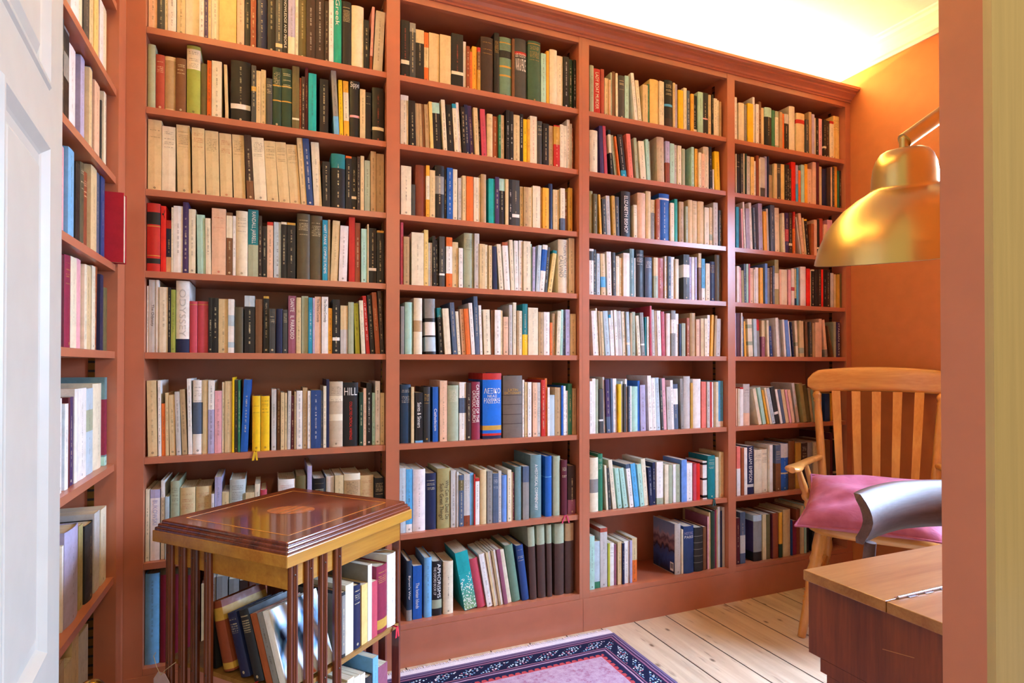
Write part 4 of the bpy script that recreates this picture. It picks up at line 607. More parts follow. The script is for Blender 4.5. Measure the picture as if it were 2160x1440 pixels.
3 8 1233.7,22.7,223,0,mt;1259.5,26.8,196,0,pb,N^fgn,.14;1287.8,33.2,249,0,lg,*^crb,.93;1324.5,9.7,182,0,yg,N;1335.4,19.6,180,0,wh,H;1356.9,9.8,173,0,mv,N;1373.5,19.4,182,0,bf;1394.9,9.5,175,0,nv;1406.0,25.6,180,0,wh;1433.2,10.5,182,0,lv,N;1446.1,24.7,189,0,bf,for,.5;1674.2,31.3,226,0,lg,*^K^X;1708.1,9.6,198,0,cr,N;1719.4,54.8,211,0,nb,*^K^=h|HISTORIC|lv,.82,.88^=h|PARIS|wh,.74,.8;1779.1,48.9,199,0,dk,*^N^K^bgy,.8,.81^bgy,.65,.66^bgy,.5,.51^bgy,.35,.36^bgy,.2,.21;1830.8,16.3,197,0,br,N;1857.3,8.0,241,0,pk,N^K^dmv;1865.8,8.0,259,0,bf,N;1874.3,13.4,266,0,dn,N;1888.2,11.1,262,0,dg,N;1899.8,8.0,267,0,mo,N;1908.3,8.0,270,0,tn,N;1916.8,14.9,280,0,lg,N;1932.3,8.0,260,0,nv,N;1940.8,12.2,277,0,lg,N
4 1 2026.1,15.2,211,0,wh;2048.5,33.9,187,0,cr,N^K;2083.9,15.1,183,0,gy;2101.1,33.7,192,0,yl,N;2138.9,12.7,231,0,wh;2156.0,17.2,198,0,pw;2175.5,14.7,214,0,br;2191.7,17.4,188,0,bf,N;2211.0,44.3,193,0,bk,*^K^cmt,.76;2259.9,20.8,189,0,gn,N;2283.1,21.0,188,0,cr,csg,.84^fsg,.1;2307.2,16.4,185,0,tn,N;2326.7,14.5,182,0,or,N;2342.8,27.2,184,0,bk,clg,.74;2379.5,38.3,230,0,cr,*^N^K;2421.9,55.0,201,0,bf,*^N^K^brd,.74,.84;2479.3,20.4,176,0,dg;2502.7,18.9,218,0,tn,N;2524.9,19.4,211,0,lv,N;2546.8,5.8,195,0,cr,N;2554.3,21.7,195,0,bk;2578.5,24.3,199,0,pk;2605.4,19.4,197,0,bk,bcr,.25,.3;2626.5,20.4,194,0,db;2649.4,26.5,195,0,cr,crd,.93;2679.4,15.4,228,0,yb,*^H^K;2695.3,36.7,231,0,yb,H^K
4 2 2025.7,5.4,190,0,cr,N;2032.6,26.5,193,0,bk,H;2061.2,13.9,198,0,dg;2077.3,6.6,200,0,cr,N;2084.9,7.7,199,0,dn,N;2093.7,20.6,189,0,lg;2117.7,20.8,188,0,yb;2139.9,11.6,172,0,wh;2153.4,15.0,200,0,ru,N;2169.8,6.8,187,0,cr,N;2179.6,31.0,196,0,lg,N^fdg,.25;2213.6,15.2,206,0,lv,N;2230.7,6.5,207,0,nv,N;2238.7,23.4,171,0,tn,N^cdg,.7;2267.1,17.4,176,0,bf,N;2286.0,24.5,178,0,dg,H;2313.6,24.3,181,0,yb,N;2339.1,11.8,181,0,bk;2353.2,15.4,183,0,bk;2369.8,16.7,165,0,db;2388.5,28.0,203,0,rr,N;2418.0,14.5,190,0,lv,fsk,.5;2435.7,15.7,167,0,or,N;2453.5,21.1,197,0,mt,N;2476.6,18.8,203,0,yo,N;2497.0,28.4,182,0,pe;2527.9,23.2,219,0,pe,N;2552.7,16.7,223,0,mr,N;2573.6,25.1,205,0,bf,N;2601.2,29.6,197,0,nv,N;2632.5,23.8,205,0,db,N;2658.0,8.5,211,0,pe,N;2667.8,11.6,211,0,dg;2681.6,25.0,218,0,yo,N;2708.7,10.0,199,0,gn,N;2720.8,11.2,200,0,db
4 3 2025.3,17.3,196,0,tb,N;2067.0,9.5,192,-34,pk,N;2079.4,8.8,224,-47,wh;2091.1,22.8,196,-19,lv;2119.5,14.8,226,-45,wh;2139.9,11.2,203,-40,sl;2174.2,23.7,229,-26,lv;2203.2,18.6,193,-28,yo,N;2225.2,12.6,209,-33,lg,N;2250.1,27.3,230,-17,sl,lwh;2280.8,27.5,220,-18,cr,H;2324.8,14.9,197,-32,cr;2344.3,22.9,202,0,pu,bro,.3,.6;2369.2,21.0,204,0,db,bcr,.2,.26;2392.6,11.2,210,0,rd,for,.6;2444.7,7.2,190,-174,lg,N;2454.4,16.9,208,-128,pe;2476.3,11.3,187,-113,bf;2492.6,17.9,183,-121,bk,cyl,.95;2513.1,19.8,162,0,rs,N;2535.4,20.3,185,0,pe,N;2557.4,17.9,190,0,bk,bcr,.2,.25^N;2578.2,22.2,196,0,rb,N;2603.4,22.4,167,0,pe;2627.4,35.7,193,0,pk,N
4 4 2033.3,16.6,173,0,wh,N;2053.9,9.4,168,-21,pk,N;2067.0,13.9,155,-33,kh,N;2082.3,11.0,187,-20,sl;2095.5,12.5,188,0,mt,N;2109.4,7.4,189,0,ro,N;2119.0,20.0,170,0,pe,H;2140.9,5.2,164,0,wh,N;2152.4,19.1,175,0,wh,N;2174.9,18.1,174,0,yo,N;2208.8,14.4,197,0,cb,N;2226.2,15.2,177,0,gy,H;2244.9,11.9,181,0,br;2259.1,11.5,189,0,sl;2274.5,25.5,221,0,kh,N^bcr,.35,.7;2303.1,11.7,175,0,pe,N;2317.1,37.6,176,0,cr,N;2361.9,17.8,177,0,pk,N;2384.0,19.5,184,0,wh,N^bro,.4,.5;2404.7,8.4,184,0,bf,fnv,.2;2414.7,9.6,189,0,sk,N;2441.2,37.7,197,0,pw,N^K;2480.5,24.1,189,0,rr,N;2506.2,6.6,186,0,bf,N;2514.5,18.9,187,0,bk,ccr,.96;2535.5,24.9,188,0,bk,N;2562.8,18.4,190,0,db;2582.4,15.5,192,0,rr,N;2599.6,27.8,192,0,bk,lwh;2629.6,26.3,193,0,db;2659.3,20.1,179,0,lg,N;2682.0,13.8,174,0,bf,N;2697.9,16.0,173,0,go,N;2715.6,16.4,179,0,ol,N
4 5 2026.8,5.8,204,0,lv,N;2033.6,20.6,205,0,mr,N;2055.7,6.5,206,0,wh,N;2063.7,10.9,189,0,sl;2081.9,11.0,167,-41,yo,N;2103.1,26.5,179,-45,cr,N^bsg,.3,.4^bsg,.75,.85;2135.3,18.6,180,-29,pb,N;2163.9,15.7,178,-38,gy,N^crd,.7;2190.9,19.6,175,0,mv,cbf,.55;2223.5,12.2,176,-30,cr,N;2246.7,14.5,149,-67,nb;2283.2,16.6,190,-57,wh,N;2306.4,10.9,186,-83,gy;2335.3,11.3,183,-77,wh,N;2352.6,21.2,181,-105,cb,N;2376.3,6.3,177,-98,wh,N;2388.9,7.9,173,-101,nv;2416.1,14.8,180,-62,cr,N^bsg,.3,.4;2434.9,14.1,180,-22,bf,N^bsg,.1,.25;2451.8,16.6,179,-32,bf,N^bsg,.1,.25;2483.9,15.5,177,-41,br,N;2502.7,13.1,176,-23,dg;2525.7,13.2,171,0,tn,N;2541.3,26.6,175,0,pe,N;2570.4,20.1,194,0,pe,N;2614.8,17.2,190,-116,pe,N^fgy,.2;2670.0,5.8,165,-258,br,N;2679.9,16.8,182,0,sg,N;2697.9,18.6,181,0,pu,=v|ITALIAN DAYS|wh,.05,.95
4 6 2026.8,8.3,177,0,pe,N;2036.2,8.7,176,0,cr,N;2046.3,19.6,182,0,wh,N^crd,.95;2073.9,39.6,196,0,lg,*^K^H^fpe,.3;2165.3,17.9,177,-219,cr,N;2193.1,18.8,181,-208,mt,N;2227.1,11.5,169,-233,yo,N;2240.5,10.4,180,-223,cr,N;2255.4,19.5,177,-229,pb;2279.2,24.3,182,-203,dk,bwh,.25,.32^N;2307.8,12.9,171,-222,wh,N;2323.4,17.6,169,-221,sl,N;2344.9,19.6,167,-206,bf,N;2368.9,11.6,167,-203,pk,N;2383.9,17.9,166,-205,pe,N;2419.0,17.4,199,-172,lg;2461.6,22.8,196,-173,kh,N;2488.4,24.6,188,-173,ol,N;2517.1,12.2,170,-145,tn,N;2531.9,12.3,164,-126,sg,N;2553.4,8.3,142,-99,or,N;2565.9,16.7,142,0,lg,N;2612.7,33.0,141,0,nb,N;2650.8,11.9,143,0,yo,N;2664.9,10.7,141,0,bk,N
4 7 2025.4,21.2,231,0,cl,N^fwh,.55;2052.8,16.7,223,0,rs,N;2070.6,17.9,223,0,wh,N;2091.0,39.7,228,0,nv,*^blg,.15,.21^=v|WILLIAM EMPSON|wh,.25,.98;2138.9,47.4,207,0,cr,*^H^K;2189.2,38.2,207,0,cr,*^H^K;2230.4,18.7,227,0,wh,N;2271.3,33.2,224,0,sl,fbr,.6^H;2308.4,51.2,228,0,bl,*^K^clg,.7^bbf,.35,.38;2364.7,42.0,238,0,br,*^N^K;2409.9,36.5,227,0,go,*^N;2448.0,36.8,224,0,db,*^H^lcr;2488.5,33.1,225,0,gy;2527.4,53.0,224,0,bf,*^H;2588.8,50.5,233,0,br,*^N;2648.6,17.9,267,0,mr,N;2669.9,59.4,229,0,bk,*^btn,.25,.3^=v|EMPSON|wh,.35,.8
4 8 2026.2,21.2,217,0,mr;2049.6,30.8,242,0,sl,*^blg,.2,.55;2132.5,52.5,219,0,gy,*^K^N^dpu^cpb,.87^fbk,.2;2189.2,21.8,217,0,bf,N;2213.3,23.9,216,0,ol,N;2244.4,5.3,216,0,mr,N;2251.3,35.7,219,0,ru,*^N^K;2290.4,18.6,219,0,yo,fdn,.3^N;2320.7,47.0,229,0,bf,*^N^K;2371.6,6.3,174,0,nb,N;2385.1,23.8,167,0,mo,N;2412.9,24.8,222,0,ru,N^K;2440.5,16.1,237,0,bf,N;2462.7,10.9,240,0,mt,N;2476.4,21.6,236,0,bk,N;2520.5,37.1,226,0,bk,*^N;2565.9,25.0,222,0,db,N;2596.8,8.8,211,0,sg,N;2608.5,20.2,209,0,nv,N
L 2 1580.2,66.9,220,0,cr,*;1653.0,61.3,210,0,pw,*;1718.1,49.0,215,0,cr,*;1769.8,46.6,200,0,dg,*;1819.3,34.2,205,0,bf;1855.0,40.5,195,0,yb,lbk;1898.7,36.0,200,0,pw;1941.4,51.9,214,0,cr,*;1996.9,10.1,214,0,yb,*^N
L 3 1580.2,19.4,231,0,dg;1601.8,61.8,232,0,bk,*^N^cgy,.5^bdk,.75,.97;1668.4,49.7,216,0,pw,*;1763.0,33.3,232,0,lv,*;1799.1,26.0,220,0,bf,lbk;1828.1,23.9,234,0,sl;1855.0,50.1,213,0,pe,*;1908.4,31.3,220,0,cr;1946.4,9.6,195,0,dg;1956.5,25.0,225,0,cr,*;1982.0,25.0,226,0,mr
L 4 1578.1,25.9,203,0,dn;1606.2,29.3,208,0,pk,*;1637.8,42.7,214,0,sb,*;1683.0,30.0,216,0,tn,*^N^K;1715.5,31.3,204,0,bk,N;1750.8,30.0,215,0,od,H^K;1783.6,32.7,201,0,ru,H^K;1822.2,54.4,231,0,bf,*;1881.3,35.2,231,0,sl;1921.4,38.7,231,0,nb,*
L 5 1578.1,25.9,206,0,mr,N^K;1606.2,24.7,211,0,mr,N^K;1633.2,42.4,216,0,mo,*^K^H^lgo;1679.3,46.5,220,0,cr,*;1729.7,41.5,224,0,pk,*^N;1775.3,22.4,216,0,cr;1800.5,48.4,220,0,bf,*;1853.5,32.5,225,0,cr;1889.1,29.0,230,29,rs;1924.7,31.9,212,0,nv,N;1961.8,45.2,181,0,ol,*^N^K
L 6 1578.1,23.7,213,0,wh;1605.1,19.0,199,0,sk,N;1626.4,25.4,198,0,wh;1655.3,15.5,211,0,mr,N;1673.2,33.4,211,0,pu,*;1710.4,27.1,229,0,wh,N;1741.5,69.0,229,0,wh,*;1819.3,63.6,226,0,pb,*^bsg,.5,.75;1892.3,89.2,236,0,cr,*^K;1982.0,25.0,252,0,st,*^fmt,.1^bmo,.12,.75
L 7 1559.3,72.8,240,0,cr,*^N^K;1635.5,10.4,198,0,wh,N;1649.4,102.7,224,0,lv,*^K;1763.0,36.1,211,0,kh,*;1804.8,71.7,200,0,dk,*^K^lgo;1882.8,51.8,214,0,lg,*^N;1939.7,57.2,211,0,cr,*;1999.0,8.0,205,0,sg,N
L 8 1561.4,74.2,264,0,tn,*^N;1640.1,62.7,237,0,bf,*^N;1710.4,52.6,273,0,bf,*;1769.8,85.2,255,0,lg,*"""
rest = Acc()
for line in ROWS.split('\n'):
    bay, row, body = line.split(' ', 2); row = int(row); z = SHELF[row]
    bks = []
    for e in body.split(';'):
        f = e.split(',', 5)
        P = parse(f[4], f[5].split('^') if len(f) > 5 else [])
        x, w, h, t = (float(q) / 1000 for q in f[:4])
        if not P['hard'] and w > .03 and lum(P['col']) < .06 and rnd.random() < .5: P['hard'] = True
        bks.append(dict(P=P, x=x, w=w, h=h, t=t))
    for i, bk in enumerate(bks):
        P, w, h, t = bk['P'], bk['w'], bk['h'], bk['t']
        d = min(.198, max(.11, h * rnd.uniform(.64, .74)))
        set_ = .020 + rnd.uniform(0, .010)
        if P['rib']: set_ = .0215
        tx = -1 if t < 0 else 1
        a = math.atan(t)
        # pivot at the foot corner the book leans over
        if t > 0: L = Matrix.Translation((w, 0, 0)) @ Matrix.Rotation(a, 4, 'Y') @ Matrix.Translation((-w, 0, 0))
        elif t < 0: L = Matrix.Rotation(a, 4, 'Y')
        else: L = Matrix()
        if bay == 'L':
            M = Matrix.Translation((XF - .004 - set_ + .004, bk['x'], z + .0004)) @ Matrix.Rotation(pi / 2, 4, 'Z') @ L
        else: M = Matrix.Translation((bk['x'], Y0 + .006 + set_ - .006, z + .0004)) @ L
        seed = rnd.random()
        if P['ind']:
            make_book(P, w, h, d, M, describe(bk, i, bks, bay, row), 'books on the %s shelf of the %s' % (ORD[row], BAYN[bay]), seed)
        else:
            book_geo(w, h, d, P, seed, rest, rest, rest, M)
ro = rest.build('books', None, [M_book, M_page])
ro['kind'] = 'stuff'; ro['label'] = 'the many narrower books packed between the larger ones on every shelf'; ro['category'] = 'books'
# the red book pulled half out of the return bookcase
P = parse('rd', ['N']); P['hard'] = True; P['col'] = srgb('B0122C')
make_book(P, .035, .200, .128, Matrix.Translation((-.516, 1.999, SHELF[4] + .0004)) @ Matrix.Rotation(-pi / 2, 4, 'Z'), 'crimson book with pages outward, pulled past the edge of the left return bookcase', 'books on the fourth shelf of the left return', .3)

# ------------------------------------------------------------------ revolving bookcase
CX, CY, HA, ANG = .0545, 1.691, .232, R(41.7)
ex = Vector((cos(ANG), sin(ANG), 0)); ey = Vector((-sin(ANG), cos(ANG), 0)); FC = Vector((CX, CY, 0)) - HA * ex - HA * ey
rv = thing('revolving_bookcase', 'square mahogany revolving bookcase with slatted sides and inlaid top', 'bookcase', (CX, CY, .009), ANG)
Z = -.009
def rb(mb, nm, mat=M_mahog, parent=rv): return mb.build(nm, mat, parent)
TZ = Matrix.Translation((0, 0, Z))
top = MB()
for hw, z0, z1 in ((HA - .014, .684, .700),): top.box(-hw, hw, -hw, hw, z0, z1, TZ, .003)
tt = rb(top, 'top')
mo = MB()
for hw, z0, z1 in ((HA - .008, .678, .692), (HA - .003, .671, .684)): mo.box(-hw, hw, -hw, hw, z0, z1, TZ, .003)
rb(mo, 'moulding')
rb(MB().box(-HA, HA, -HA, HA, .648, .676, TZ, .002), 'top_edge', M_satin)
q = HA - .027
def frame(a, b, z0, z1):
    m = MB(); m.box(-a, a, -a, -b, z0, z1, TZ); m.box(-a, a, b, a, z0, z1, TZ); m.box(-a, -b, -b, b, z0, z1, TZ); m.box(b, a, -b, b, z0, z1, TZ); return m
rb(frame(q + .002, q - .012, .590, .648), 'apron', M_satin)
ln = MB()
for s_ in (-1, 1):
    ln.box(-.178, .178, s_ * .178 - .0015, s_ * .178 + .0015, .7001, .7004, TZ); ln.box(s_ * .178 - .0015, s_ * .178 + .0015, -.178, .178, .7001, .7004, TZ)
rb(ln, 'inlay_line', plain('boxwood_inlay', 'C98A34', .25), tt)
ov = MB(); n_ = 48
ov.add([(.062 * cos(2 * pi * k / n_), .042 * sin(2 * pi * k / n_), .7004 + Z) for k in range(n_)] + [(.062 * cos(2 * pi * k / n_), .042 * sin(2 * pi * k / n_), .70005 + Z) for k in range(n_)],
       [list(range(n_))] + [(k, (k + 1) % n_, (k + 1) % n_ + n_, k + n_) for k in range(n_)], Matrix.Rotation(R(-62), 4, 'Z'))
rb(ov, 'inlay_oval', wood('satinwood_inlay', 'A8541E', 'C87A34', 'x', .22, 3, .6), tt)
for zt in (.352, .080): rb(MB().box(-q, q, -q, q, zt - .011, zt, TZ), 'shelf', M_oakedge)
rb(MB().box(-.042, .042, -.042, .042, .012, .648, TZ), 'post', M_mahogz)
for k in range(4):
    Mk = TZ @ Matrix.Rotation(k * pi / 2, 4, 'Z')
    for t0, t1 in ((.0262, .0515), (.0745, .0995), (.1205, .1450), (.1695, .1935)):
        m = MB(); a = t0 - HA; b = t1 - HA; yo = -q
        prof = [(a, 0), (a, -.007), (a + .003, -.010), (a + .007, -.010), (a + .0085, -.0075), (a + .0105, -.0105), ((a + b) / 2, -.0115), (b - .0105, -.0105), (b - .0085, -.0075), (b - .007, -.010), (b - .003, -.010), (b, -.007), (b, 0)]
        m.prism(prof, lambda p, q_, t: tuple(Mk @ Vector((p, yo + q_, t))), .060, .6475)
        sl_ = rb(m, 'slat', M_mahogz)
        for zz in (.62, .345):
            MB().lathe([(.0026, 0), (.0022, .0009), (0.0004, .0012)], Mk @ Matrix.Translation(((a + b) / 2, yo - .0114, zz)) @ Matrix.Rotation(pi / 2, 4, 'X'), 10).build('screw', M_screw, sl_)
rb(MB().box(-.17, .17, -.17, .17, .035, .068, TZ, .004), 'base')
ft = MB()
for k in range(2): ft.box(-.24, .24, -.025, .025, .012, .034, TZ @ Matrix.Rotation(k * pi / 2 + pi / 4, 4, 'Z'), .003)
rb(ft, 'foot')
for k in range(4):
    a = k * pi / 2 + pi / 4
    rb(MB().lathe([(.008, 0), (.012, .003), (.012, .009), (.008, .0118)], Matrix.Translation((.22 * cos(a), .22 * sin(a), 0.0)), 14), 'caster', M_brass2)

def rbook(face, t0, t1, z, h, col, flags, label, tan=0, off=.032, d=.15):
    P = parse(col, flags.split()); w = t1 - t0
    P['titles'] = []
    if face == 'FR': o = FC + ex * t0 + ey * off; rz = ANG
    else: o = FC + ey * t1 + ex * off; rz = ANG - pi / 2
    L = Matrix.Rotation(math.atan(tan), 4, 'Y')
    return make_book(P, w, h, d, Matrix.Translation((o.x, o.y, z + .0006)) @ Matrix.Rotation(rz, 4, 'Z') @ L, label, 'books in the revolving bookcase', rnd.random())
zt = .352
for a in ((.210, .2215, .165, 'dk', 'bgy,.05,.95', 'black and silver patterned book beside the slats of the revolving bookcase', .15),
          (.2225, .2520, .178, 'cr', 'N', 'plain cream book beside the patterned one in the revolving bookcase', .15),
          (.2550, .2820, .165, 'nv', 'K H', 'navy book with pale script lettering in the revolving bookcase', .14),
          (.2845, .3080, .158, 'yb', 'N', 'pale yellow book right of the navy one in the revolving bookcase', .14),
          (.3090, .3250, .203, 'wh', 'N dgy', 'tall white-edged paperback in the middle of the revolving bookcase', .165),
          (.3260, .3485, .152, 'ro', 'N', 'short rose pink book in the revolving bookcase', .14),
          (.3495, .3950, .185, 'mo', 'K H lgo bgo,.06,.2', 'thick maroon book with gilt emblem in the revolving bookcase', .15),
          (.3960, .4360, .205, 'wh', 'K Rrr', 'tall white jacketed book at the right end of the revolving bookcase', .155)):
    rbook('FR', a[0], a[1], zt, a[2], a[3], a[4], a[5], 0, .032, a[6])
for a in ((.268, .296, .150, 'bk', 'N', 'black book at the left of the leaning row in the revolving bookcase', -.12),
          (.209, .246, .165, 'ru', 'K N bgo,.72,.9 bgo,.03,.12', 'brown slipcased book with gold lettering leaning in the revolving bookcase', -.31),
          (.154, .186, .150, 'nv', 'K H', 'dark navy book leaning beside the brown slipcase in the revolving bookcase', -.345),
          (.108, .141, .165, 'dk', 'K H Rrr', 'near-black book with stacked white lettering leaning in the revolving bookcase', -.352),
          (.0775, .098, .166, 'rs', 'N', 'rust brown book leaning between dark and grey ones in the revolving bookcase', -.358),
          (.0555, .0735, .172, 'gy', '', 'grey lettered book leaning in the revolving bookcase', -.36)):
    rbook('FL', a[0], a[1], zt, a[2], a[3], a[4], a[5], a[6], .034, .135)
rbk = rbook('FL', .032, .0515, zt, .180, 'wh', 'N', 'white book with blue and orange photo cover, rightmost of the leaning row', -.365, .034, .15)
m, nt, b = newmat('blue_photo', .15); n = N(nt)
no = n('TexNoise', Vector=n.coord((3, 14, 9), rot=(R(35), 0, 0)), Scale=1.2, Detail=2.0, Distortion=.4)
n.link(n.ramp(no.outputs[0], [(.33, srgb('1E2A48')), (.42, srgb('6AA8E0')), (.5, srgb('F2F6FA')), (.62, srgb('E8F0F6')), (.68, srgb('E0703A')), (.72, srgb('7AB4E4'))]), b.inputs['Base Color'])
MB().box(.0196, .0200, .004, .149, .002, .178).build('cover_photo', m, rbk)
zt = .080
x = .206
for w, h, c, f, lab in ((.026, .20, 'wh', 'N', 'first white-spined book on the lower tier of the revolving bookcase'), (.024, .205, 'cr', 'N', 'cream-spined book on the lower tier of the revolving bookcase'),
                     (.022, .198, 'wh', 'N', 'second white-spined book on the lower tier of the revolving bookcase'), (.020, .194, 'pw', 'N', 'pinkish white book on the lower tier of the revolving bookcase'),
                     (.030, .175, 'dk', 'K N', 'near-black low book on the lower tier of the revolving bookcase'), (.022, .215, 'sb', '', 'pale blue lettered book on the lower tier of the revolving bookcase'), (.040, .180, 'mv', 'N', 'mauve book at the right end of the revolving bookcase lower tier')):
    rbook('FR', x, x + w, zt, h, c, f, lab, 0, .034, .15); x += w + .001
x = .05
for w, h, c, lab in ((.03, .2, 'nv', 'navy book on the left lower tier of the revolving bookcase'), (.04, .19, 'br', 'brown book on the left lower tier of the revolving bookcase'), (.03, .21, 'gn', 'green book on the left lower tier of the revolving bookcase')):
    rbook('FL', x, x + w, zt, h, c, 'N', lab, 0, .034, .15); x += w + .001

# paper tag hanging from the left slats
fl = lambda s_, off, z_: FC + ey * s_ + ex * off + Vector((0, 0, z_))
tg = thing('paper_tag', 'pale lilac paper luggage tag tied to the left slats of the revolving bookcase', 'tag', fl(.44, .012, .32))
To = Matrix.Translation(-fl(.44, .012, .32))
tagm = MB()
out2 = [(.410, .20), (.410, .300), (.428, .318), (.454, .318), (.472, .296), (.474, .20)]
tagm.prism(out2, lambda p, q_, t: tuple(To @ fl(p, .012 - t, q_)), 0, .0012)
tagm.build('card', plain('lilac_card', 'E2D2E4', .7), tg)
stg = MB(); stg.tube([tuple(To @ fl(*p)) for p in ((.442, .010, .312), (.425, .009, .328), (.402, .011, .345), (.398, .02, .35))], .0009, 6)
stg.tube([tuple(To @ fl(*p)) for p in ((.442, .010, .312), (.458, .009, .330), (.474, .012, .352), (.478, .02, .356))], .0009, 6)
stg.build('string', plain('string', 'D8C8A8', .8), tg)

# ------------------------------------------------------------------ rug
def rug_mat():
    m, nt, b = newmat('rug_wool', .95, .1); n = N(nt)
    tc = nt.nodes.new('ShaderNodeTexCoord'); sp = n('SeparateXYZ', Vector=tc.outputs['Object'])
    dx = n.math('SUBTRACT', RW / 2, n.math('ABSOLUTE', sp.outputs[0])); dy = n.math('SUBTRACT', RL / 2, n.math('ABSOLUTE', sp.outputs[1]))
    wob = n('TexNoise', Vector=n.coord((9, 9, 9)), Scale=2.0)
    d = n.math('ADD', n.math('MINIMUM', dx, dy), n.math('MULTIPLY', n.math('SUBTRACT', wob.outputs[0], .5), .006))
    horiz = n.math('LESS_THAN', dy, dx)
    along = n.math('ADD', n.math('MULTIPLY', sp.outputs[0], horiz), n.math('MULTIPLY', sp.outputs[1], n.math('SUBTRACT', 1.0, horiz)))
    base = n.ramp(n.math('MULTIPLY', d, 5.0), [(0, srgb('6E5E80')), (.05, srgb('2A2A48')), (.07, srgb('8A6E90')), (.10, srgb('3C2A4A')), (.14, srgb('92607C')), (.17, srgb('2E2440')), (.20, srgb('1A1E3A')), (.47, srgb('8E5E78')), (.50, srgb('2A2240')), (.53, srgb('B08CA8')), (.56, srgb('3A2A48')), (.60, srgb('1E2444')), (.66, srgb('B4484E')), (.74, srgb('C4A0B8'))], 'CONSTANT')
    # flowers in the navy band
    vo = n('TexVoronoi', props={'voronoi_dimensions': '2D'}, Vector=n.coord((92, 92, 0)), Scale=1.0, Randomness=.8)
    inb = n.math('MULTIPLY', n.math('GREATER_THAN', d, .044), n.math('LESS_THAN', d, .090))
    fl_ = n.math('MULTIPLY', n.math('LESS_THAN', vo.outputs['Distance'], .31), inb)
    gate = n.math('GREATER_THAN', n.math('SINE', n.math('ADD', n.math('MULTIPLY', along, 62.0), n.math('MULTIPLY', d, 90.0))), -.55)
    fc = n.ramp(n('SeparateColor', Color=vo.outputs['Color']).outputs[0], [(0, srgb('C8DCEA')), (.45, srgb('7EA4CC')), (.7, srgb('B86A80')), (.85, srgb('E0D4E0'))], 'CONSTANT')
    c = n.mix(n.math('MULTIPLY', fl_, gate), base, fc)
    # teeth between red guard and navy
    saw = n.math('ABSOLUTE', n.math('SUBTRACT', n.math('FRACT', n.math('MULTIPLY', along, 40.0)), .5))
    tooth = n.math('MULTIPLY', n.math('MULTIPLY', n.math('GREATER_THAN', d, .118), n.math('LESS_THAN', d, .146)), n.math('GREATER_THAN', n.math('MULTIPLY', saw, .056), n.math('SUBTRACT', d, .118)))
    c = n.mix(tooth, c, srgb('232444'))
    f2 = n('TexNoise', Vector=n.coord((24, 24, 24)), Scale=2.0, Detail=6.0, Roughness=.7)
    field = n.ramp(f2.outputs[0], [(.36, srgb('A06C86')), (.46, srgb('AC8EA6')), (.6, srgb('B8A0B4'))])
    c = n.mix(n.math('GREATER_THAN', d, .150), c, field)
    n.link(c, b.inputs['Base Color'])
    pl = n('TexNoise', Vector=n.coord((320, 320, 320)), Scale=1.0, Detail=2.0)
    bp = n('Bump', Height=pl.outputs[0], Strength=.5, Distance=.003); n.link(bp.outputs[0], b.inputs['Normal'])
    return m
RW, RL = 1.34, 1.20
rg = thing('rug', 'mauve patterned oriental rug with navy border on the pine floorboards', 'rug', (1.29 - RW / 2, 2.028 - RL / 2, 0))
MB().box(-RW / 2, RW / 2, -RL / 2, RL / 2, .0004, .0086).build('pile', rug_mat(), rg)
M_fringe = paint('fringe_cotton', 'E4DEE8', .9, .05, .3, sc=(60, 60, 60), spec=.1)
for s_ in (1, -1):
    vs = [(-RW / 2, s_ * RL / 2, .0062), (-RW / 2, s_ * RL / 2, .0005)]; fr = MB()
    y0_, y1_ = sorted((s_ * RL / 2, s_ * (RL / 2 + .026)))
    # one comb-shaped sheet: heading plus knotted strands
    nx_ = int(RW / .0062); P0 = []
    for k in range(nx_):
        x = -RW / 2 + k * .0062; e = s_ * (RL / 2 + .048 + rnd.uniform(-.004, .004)); y = s_ * (RL / 2 + .026); k_ = rnd.uniform(-.002, .002)
        P0 += [(x, y), (x + .0002 + k_, e), (x + .0046 + k_, e), (x + .0048, y)]
    poly = [(-RW / 2, s_ * RL / 2)] + P0 + [(P0[-1][0], s_ * RL / 2)]
    n_ = len(poly)
    hz_ = lambda p: .0068 if abs(p[1]) < RL / 2 + .027 else .003
    fr.add([(x, y, .0005) for x, y in poly] + [(p[0], p[1], hz_(p)) for p in poly], [(i, (i + 1) % n_, (i + 1) % n_ + n_, i + n_) for i in range(n_)])
    b0 = len(fr.v)
    for k in range(nx_):
        q_ = P0[k * 4:k * 4 + 4]; nxt = P0[k * 4 + 4] if k < nx_ - 1 else q_[3]
        top_ = lambda p: (p[0], p[1], hz_(p))
        fr.add([top_(p) for p in q_], [(0, 1, 2, 3)])
        fr.add([(q_[0][0], s_ * RL / 2, .0068), top_(q_[0]), top_(q_[3]), top_(nxt), (nxt[0], s_ * RL / 2, .0068)], [(0, 1, 2, 3, 4)])
    fr.build('fringe', M_fringe, rg, label='pale cotton fringe')

